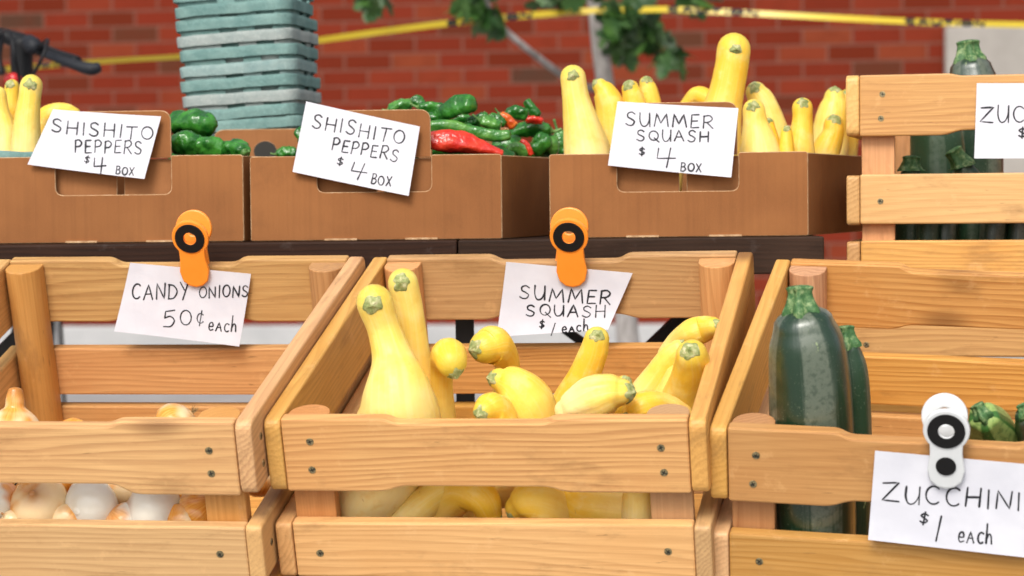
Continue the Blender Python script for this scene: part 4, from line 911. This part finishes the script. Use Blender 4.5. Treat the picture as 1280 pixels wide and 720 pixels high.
# ------------------------------------------------------------------ clips
def clip(label, p, up, nrm, mk, sc=1.0, dot=False):
    """spring clip gripping a slat edge; p = centre of the front ring; up/nrm = axes of the gripped face"""
    up = up.normalized(); nrm = (nrm - up * nrm.dot(up)).normalized(); x = (-nrm).cross(up).normalized()
    root = thing('spring_clip', p, label, 'clip', 'round headed spring clips holding signs')
    ey = -nrm
    root.matrix_world = Matrix(((x.x, ey.x, up.x, p.x), (x.y, ey.y, up.y, p.y), (x.z, ey.z, up.z, p.z), (0, 0, 0, 1)))
    n_ = 48
    def outline(t):
        # distance from the ring centre to the rim of the lever
        c, s = math.cos(t), math.sin(t); R0, R1, d = .0225, .0182, .0455
        r = R0
        # union of head circle, foot circle and a waisted neck
        b = -d * s; disc = b * b - (d * d - R1 * R1)
        if disc > 0 and s < 0: r = max(r, b + math.sqrt(disc))
        if s < -.2:
            q = -s * 1.0; tn = abs(c) / max(-s, 1e-3)
            # neck half width as a function of depth along the lever
            for k in range(1, 40):
                z = d * k / 40; hw = R0 + (R1 - R0) * (z / d) - .0042 * math.sin(math.pi * min(1, z / d))
                rr = math.hypot(min(hw, z * tn if tn < 1e3 else hw), z)
                if z * tn <= hw: r = max(r, math.hypot(z, z * tn))
        return (r * c * sc, r * s * sc)
    T = [2 * math.pi * k / n_ + math.pi / 2 for k in range(n_)]
    out = [outline(t) for t in T]; hole = [(.0078 * sc * math.cos(t), .0085 * sc * math.sin(t)) for t in T]
    for back in (0, 1):
        o = obj('lever', slab_bm(out, .006 * sc, hole), M[mk], root, bevel=.0016 * sc)
        if back: o.rotation_euler = (R(-14), 0, 0); o.location = (-.004 * sc, .027 * sc, .003 * sc)
        else: o.rotation_euler = (R(4), 0, 0); o.location = (0, -.003 * sc, 0)
        if not back:
            ring = slab_bm([(.0182 * sc * math.cos(t), .0182 * sc * math.sin(t)) for t in T], .0016 * sc, [(.0079 * sc * math.cos(t), .0079 * sc * math.sin(t)) for t in T])
            rg = obj('grip_ring', ring, M['black_rubber'], o, bevel=.0005); rg.location.y = -.0014 * sc
            if dot:
                dt = obj('rivet', slab_bm([(.0098 * sc * math.cos(t), .0098 * sc * math.sin(t)) for t in T], .0014 * sc), M['black_rubber'], o, bevel=.0004); dt.location = (0, -.0013 * sc, -.038 * sc)
    bm = bmesh.new()
    pts = [(-.009 + .018 * k / 36, .012 + .0045 * math.cos(k * 1.05), -.024 + .0045 * math.sin(k * 1.05)) for k in range(37)]
    tube_bm([Vector(q) * sc for q in pts], [.0008 * sc] * 37, 6, 1, (0, 0), None, bm)
    obj('spring', bm, M['steel'], root)
    return root
def face(Mx, y): return Mx @ Vector((0, y, 0)), (Mx.to_3x3() @ Vector((0, -1, 0))).normalized(), (Mx.to_3x3() @ Vector((0, 0, 1))).normalized()
p1, n1, u1 = face(C1, CD - TH - .002); p2, n2, u2 = face(C2, CD - TH - .002); p3, n3, u3 = face(C3, -.0012); pz, nz, uz = face(ZM, -.0012)
clip('orange spring clip holding the candy onions sign', on_plane(241, 294, p1, n1) + n1 * .010, u1, n1, 'orange', .98)
clip('orange spring clip holding the one dollar summer squash sign', on_plane(713, 292, p2, n2) + n2 * .010, u2, n2, 'orange', 1.0)
clip('white spring clip with an extra black dot holding the zucchini sign', on_plane(1184, 533, p3, n3) + n3 * .009, u3, n3, 'white_plastic', .97, True)

# ------------------------------------------------------------------ signs
fb = lambda B_, off=.009: (B_['A'] - B_['n'] * off, (-B_['n'] + Vector((0, 0, .12))).normalized())
P, n_ = fb(BX1, .006)
sign('white sign reading shishito peppers, propped on the left cardboard box', [(67, 137), (202, 146), (181, 224), (35, 206)], P + Vector((0, 0, .10)), n_, [
    ('SHISHITO', (65, 165), (191, 176), 16), ('PEPPERS', (94, 190), (178, 193), 15.5), ('$', (105, 203), (111, 204), 8), ('4', (117, 217), (133, 217), 20), ('BOX', (145, 217.5), (167, 220), 10)], lambda u, v: .004 * (u - .5) ** 2 * 4 - .001)
P, n_ = fb(BX2, .006)
sign('white sign reading shishito peppers, slanting on the middle cardboard box', [(383, 127), (525, 158.5), (511, 245), (366, 215)], P + Vector((0, 0, .10)), n_, [
    ('SHISHITO', (390, 159), (504, 181), 17), ('PEPPERS', (415, 187), (497, 202), 15.5), ('$', (421, 206), (428, 207), 9), ('4', (436, 221), (456, 225), 21), ('BOX', (464, 229.5), (488, 233), 12)], lambda u, v: .003 * (u - .5) ** 2 * 4 - .001)
P, n_ = fb(BX3, .006)
sign('white sign reading summer squash four dollars a box on the right cardboard box', [(772, 127), (923, 135.5), (914, 222), (760, 207)], P + Vector((0, 0, .10)), n_, [
    ('SUMMER', (782, 157), (891, 160), 16.5), ('SQUASH', (796, 176), (886, 177), 13.5), ('$', (799, 194), (806, 194), 9), ('4', (820, 209), (844, 210), 23), ('BOX', (851, 213), (876, 215.5), 10.5)], lambda u, v: .003 * (u - .5) ** 2 * 4 - .001)
sign('curling white sign reading candy onions clipped to a crate', [(163, 328), (314, 342), (302, 429), (148, 408)], p1 + n1 * .002, n1, [
    ('CANDY', (167, 372), (237, 371), 18), ('ONIONS', (250, 371), (311, 370), 14), ('50', (208, 405), (242, 402), 19), ('¢', (248, 402), (257, 402), 13), ('each', (263, 410), (297, 412), 10)], lambda u, v: .0012 + .010 * v * v + .006 * (1 - u) ** 2 * v)
sign('curling white sign reading summer squash one dollar each clipped to a crate', [(633, 327), (791, 341), (762, 407), (623, 416)], p2 + n2 * .002, n2, [
    ('SUMMER', (650, 372), (763, 379), 16.5), ('SQUASH', (659, 392), (758, 393.5), 13), ('$', (676, 406), (682, 406), 8), ('1', (691, 414), (696, 414), 13), ('each', (705, 411), (737, 408), 7)], lambda u, v: .0012 + .012 * v * v)
sign('white sign reading zucchini one dollar each clipped to the front of a crate', [(1094, 563), (1296, 581), (1290, 694), (1086, 671)], p3 + n3 * .001, n3, [
    ('ZUCCHINI', (1103, 625), (1275, 636), 22), ('$', (1150, 651), (1160, 652), 12), ('1', (1170, 672), (1176, 672), 30), ('each', (1198, 674), (1240, 677), 13)], lambda u, v: .0008 + .006 * v * v)
sign('white zucchini sign cut off by the right edge, on the upright crate', [(1221, 104), (1372, 104), (1370, 198), (1218, 198)], pz, nz, [
    ('ZUCCHINI', (1225, 152), (1358, 156), 20), ('$', (1273, 172), (1283, 172), 12)], lambda u, v: .0008 + .003 * v * v)

# ------------------------------------------------------------------ barrier tape
tpts = [(-60, 92), (0, 87), (60, 82), (110, 78), (170, 74), (232, 70), (320, 60), (400, 50), (480, 39), (560, 29), (640, 21), (700, 16), (748, 13), (800, 12), (850, 12), (950, 17), (1040, 22), (1120, 26), (1200, 29), (1280, 31), (1380, 34)]
YT = 6.2
sp_ = catmull([list(at(x, y, YT + .1 * math.sin(i * .7))) for i, (x, y) in enumerate(tpts)], 8); half = .0082
tp0 = at(640, 21, YT); tape = thing('barrier_tape', tp0, 'yellow barrier tape with black lettering strung in front of the brick wall', 'tape')
bm = bmesh.new(); V = []; Ls = [0]
for i in range(1, len(sp_)): Ls.append(Ls[-1] + float(np.linalg.norm(sp_[i] - sp_[i - 1])))
def tw(l): return .35 * math.sin(l * 2.1) + .5 * max(0, math.sin(l * 1.3 + 1)) ** 4
def tape_pt(l, s, off=0):
    i = int(np.clip(np.searchsorted(Ls, l) - 1, 0, len(sp_) - 2)); f_ = (l - Ls[i]) / max(Ls[i + 1] - Ls[i], 1e-6)
    c = Vector(sp_[i] + (sp_[i + 1] - sp_[i]) * f_); a = tw(l); d = Vector((0, -math.sin(a), math.cos(a))); nn = Vector((0, -math.cos(a), -math.sin(a)))
    return c + d * s * half + nn * off
K = 260
for i in range(K + 1):
    l = Ls[-1] * i / K; V.append([bm.verts.new(tape_pt(l, s)) for s in (-1, -.3, .3, 1)])
for a, b_ in zip(V, V[1:]):
    for k in range(3): bm.faces.new((a[k], b_[k], b_[k + 1], a[k + 1]))
l = .12
while l < Ls[-1] - .45:
    x = 0
    for ch in 'CAUTION':
        wd_, sts = G[ch]; lw = .036 * wd_
        for st in sts:
            P_ = [tape_pt(l + x + s[0] * lw, (s[1] - .5) * 1.3, .0012) for s in st]; S_ = []
            for i in range(len(P_)):
                d = (P_[min(i + 1, len(P_) - 1)] - P_[max(i - 1, 0)]).normalized(); sd2 = d.cross(Vector((0, -1, 0))).normalized() * .0040
                S_.append((bm.verts.new(P_[i] + sd2), bm.verts.new(P_[i] - sd2)))
            for a, b_ in zip(S_, S_[1:]): bm.faces.new((a[0], a[1], b_[1], b_[0])).material_index = 1
        x += lw + .009
    l += .62
obj('ribbon', bm, [M['tape'], M['ink']], tape, True, local=tp0)

# ------------------------------------------------------------------ young tree
YR = 6.6
tr = thing('young_tree', (at(790, 430, YR).x, YR, 0), 'young pale trunked tree with dark green leaves standing before the brick wall', 'tree')
tl0 = tr.location.copy(); k6 = mpp(YR)
gx = at(798, 430, YR).x
trunk = [Vector((gx + .02, YR, 0)), at(790, 480, YR), at(783, 400, YR), at(772, 250, YR), at(757, 110, YR), at(748, 40, YR), at(742, -40, YR), at(748, -200, YR + .05), at(740, -420, YR)]
obj('trunk', tube_bm(trunk, [.045, .035, .031, .027, .025, .023, .021, .016, .008], 14, 5, (0, 1)), M['bark'], tr, True, local=tl0)
for pts, rr in ((((753, 112, 0), (728, 108, -.1), (700, 92, -.2), (660, 62, -.3), (630, 36, -.35), (612, 10, -.4), (600, -30, -.45)), (.012, .010, .0095, .009, .008, .006, .004)),
                (((752, 70, 0), (768, 46, -.1), (790, 20, -.2), (812, -20, -.3)), (.009, .007, .006, .004)),
                (((744, -20, 0), (700, -60, .1), (640, -120, .2), (560, -190, .2)), (.012, .010, .008, .004)),
                (((745, -60, 0), (800, -110, -.1), (880, -170, -.1)), (.012, .009, .005))):
    obj('branch', tube_bm([at(x, y, YR + dy) for x, y, dy in pts], rr, 8, 5, (0, 1)), M['bark'], tr, True, local=tl0)
bm = bmesh.new()
def leaf(c, s):
    """one lobed leaf, folded along its rib"""
    d = Vector((random.gauss(0, 1), random.gauss(0, 1), random.gauss(-.5, .8))).normalized(); x = d.orthogonal().normalized(); x.rotate(Matrix.Rotation(random.uniform(0, 6), 3, d)); nn = d.cross(x)
    prof = ((0, .06), (.2, .34), (.33, .22), (.52, .46), (.64, .24), (.8, .26), (1, .02)); mid = [bm.verts.new(c + d * s * t + nn * s * .08 * math.sin(3 * t)) for t, _ in prof]
    for sg in (-1, 1):
        ed = [bm.verts.new(c + d * s * (t + .03) + x * sg * s * w_ + nn * s * .12 * w_) for t, w_ in prof]
        for i in range(len(prof) - 1): bm.faces.new((mid[i], mid[i + 1], ed[i + 1], ed[i]) if sg > 0 else (mid[i], ed[i], ed[i + 1], mid[i + 1]))
def clump(px, py, rx, ry, n, dy=-.3, s=(.05, .10)):
    for i in range(n):
        a = random.uniform(0, 2 * math.pi); q = random.random() ** .5
        leaf(at(px + rx * q * math.cos(a), py + ry * q * math.sin(a), YR + dy + random.uniform(-.15, .15)), random.uniform(*s))
clump(784, 22, 18, 20, 50, -.25, (.05, .085)); clump(790, 58, 16, 9, 24, -.2, (.045, .075)); clump(808, 38, 9, 14, 24, -.2, (.045, .075)); clump(776, 44, 8, 12, 16, -.2, (.045, .075)); clump(838, 62, 16, 10, 18, -.2, (.04, .08)); clump(770, 4, 22, 8, 20, -.2, (.05, .085))
clump(606, 16, 16, 15, 22, -.4, (.05, .085)); clump(584, -4, 14, 10, 14, -.4, (.05, .085))
clump(470, -5, 13, 8, 14, -.4, (.05, .08)); clump(700, 0, 14, 9, 16, -.3, (.05, .08)); clump(868, -6, 12, 8, 12, -.3, (.05, .08))
for i in range(16): clump(random.uniform(430, 930), random.uniform(-460, -130), 60, 40, 40, random.uniform(-.5, .4), (.06, .11))
obj('crown', bm, M['leaf'], tr, local=tl0)

# ------------------------------------------------------------------ bicycle
YK = 4.3
hd = at(28, 100, YK); bk = thing('bicycle', (hd.x, YK + .4, 0), 'black bicycle at the left edge with its handlebar above the boxes', 'bicycle'); b0 = bk.location.copy()
fx = .14; rx_ = fx - 1.02; wr_ = .33
TURN = R(-8)
def bp(s_, y_, z_): return Vector((hd.x - s_ * math.sin(TURN) + y_ * math.cos(TURN), YK - s_ * math.cos(TURN) - y_ * math.sin(TURN), z_))
def tb_(name, pts, rad, m_, n=10, par=None, sub=4): return obj(name, tube_bm([Vector(q) for q in pts], rad if isinstance(rad, (list, tuple)) else [rad] * len(pts), n, sub, (.4, .4)), M[m_], par or bk, True, local=b0)
tb_('handlebar', [at(-70, 25, YK + .02), at(-20, 38, YK + .02), at(28, 52, YK), at(62, 66, YK - .05), at(95, 76, YK - .1)], [.010, .011, .015, .011, .010], 'bike_black')
tb_('grip', [at(62, 67, YK - .05), at(90, 76, YK - .1), at(96, 78, YK - .11)], [.011, .0115, .0115], 'bike_black')
tb_('brake_lever', [at(58, 68, YK - .1), at(84, 78, YK - .15), at(112, 86, YK - .17), at(124, 84, YK - .17)], [.007, .008, .011, .009], 'bike_grey')
tb_('brake_lever', [at(2, 44, YK - .05), at(-2, 70, YK - .09), at(2, 92, YK - .1)], .006, 'bike_black')
tb_('shifter', [at(36, 52, YK - .04), at(42, 58, YK - .06), at(46, 62, YK - .06)], [.014, .016, .012], 'bike_grey')
tb_('stem', [at(28, 52, YK), at(27, 75, YK), at(28, 105, YK)], [.022, .020, .020], 'bike_black')
hz_ = at(28, 130, YK).z
tb_('fork', [bp(0, 0, hz_), bp(.05, 0, .62), bp(fx, 0, wr_)], [.02, .016, .011], 'bike_black')
for a, b_, r_ in (((-.02, 0, hz_ - .06), (rx_ + .42, 0, .30), .021), ((0, 0, hz_ - .02), (rx_ + .28, 0, .76), .017), ((rx_ + .42, 0, .30), (rx_ + .26, 0, .80), .016), ((rx_ + .42, 0, .30), (rx_, 0, wr_), .011), ((rx_ + .29, 0, .74), (rx_, 0, wr_), .009)):
    tb_('frame_tube', [bp(*a), (bp(*a) + bp(*b_)) / 2, bp(*b_)], r_, 'bike_black')
tb_('saddle', [bp(rx_ + .12, 0, .82), bp(rx_ + .25, 0, .825), bp(rx_ + .38, 0, .82)], [.07, .045, .018], 'bike_black')
for cx in (fx, rx_):
    wh = obj('wheel', bmesh.new(), M['steel'], bk)
    bm = bmesh.new()
    for k in range(20):
        a = 2 * math.pi * k / 20; cyl_bm(bp(cx, -.015 + .03 * (k % 2), wr_), bp(cx + .305 * math.cos(a), 0, wr_ + .305 * math.sin(a)), .001, 4, bm)
    cyl_bm(bp(cx, -.04, wr_), bp(cx, .04, wr_), .018, 12, bm)
    bmesh.ops.translate(bm, verts=bm.verts, vec=-b0); bm.to_mesh(wh.data); bm.free()
    for nm, rr0, r_, m_ in (('rim', .305, .009, 'steel'), ('tyre', wr_ - .014, .014, 'black_rubber')):
        pts = [bp(cx + rr0 * math.cos(t), 0, wr_ + rr0 * math.sin(t)) for t in [2 * math.pi * k / 40 for k in range(41)]]
        obj(nm, tube_bm([Vector(q) for q in pts], [r_] * 41, 8, 1, (0, 0)), M[m_], wh, True, local=b0)
tb_('cable', [at(46, 60, YK - .06), at(60, 50, YK - .15), at(50, 78, YK - .18), at(30, 112, YK - .1)], .003, 'bike_black', 6)
tb_('cable', [at(-4, 44, YK - .05), at(12, 40, YK - .16), at(20, 80, YK - .18), at(28, 116, YK - .1)], .003, 'bike_black', 6)
tb_('reflector', [at(10, 100, YK - .06), at(17, 99, YK - .065), at(24, 101, YK - .06)], [.009, .012, .009], 'red_lens', 10)
bpy.context.view_layer.update()
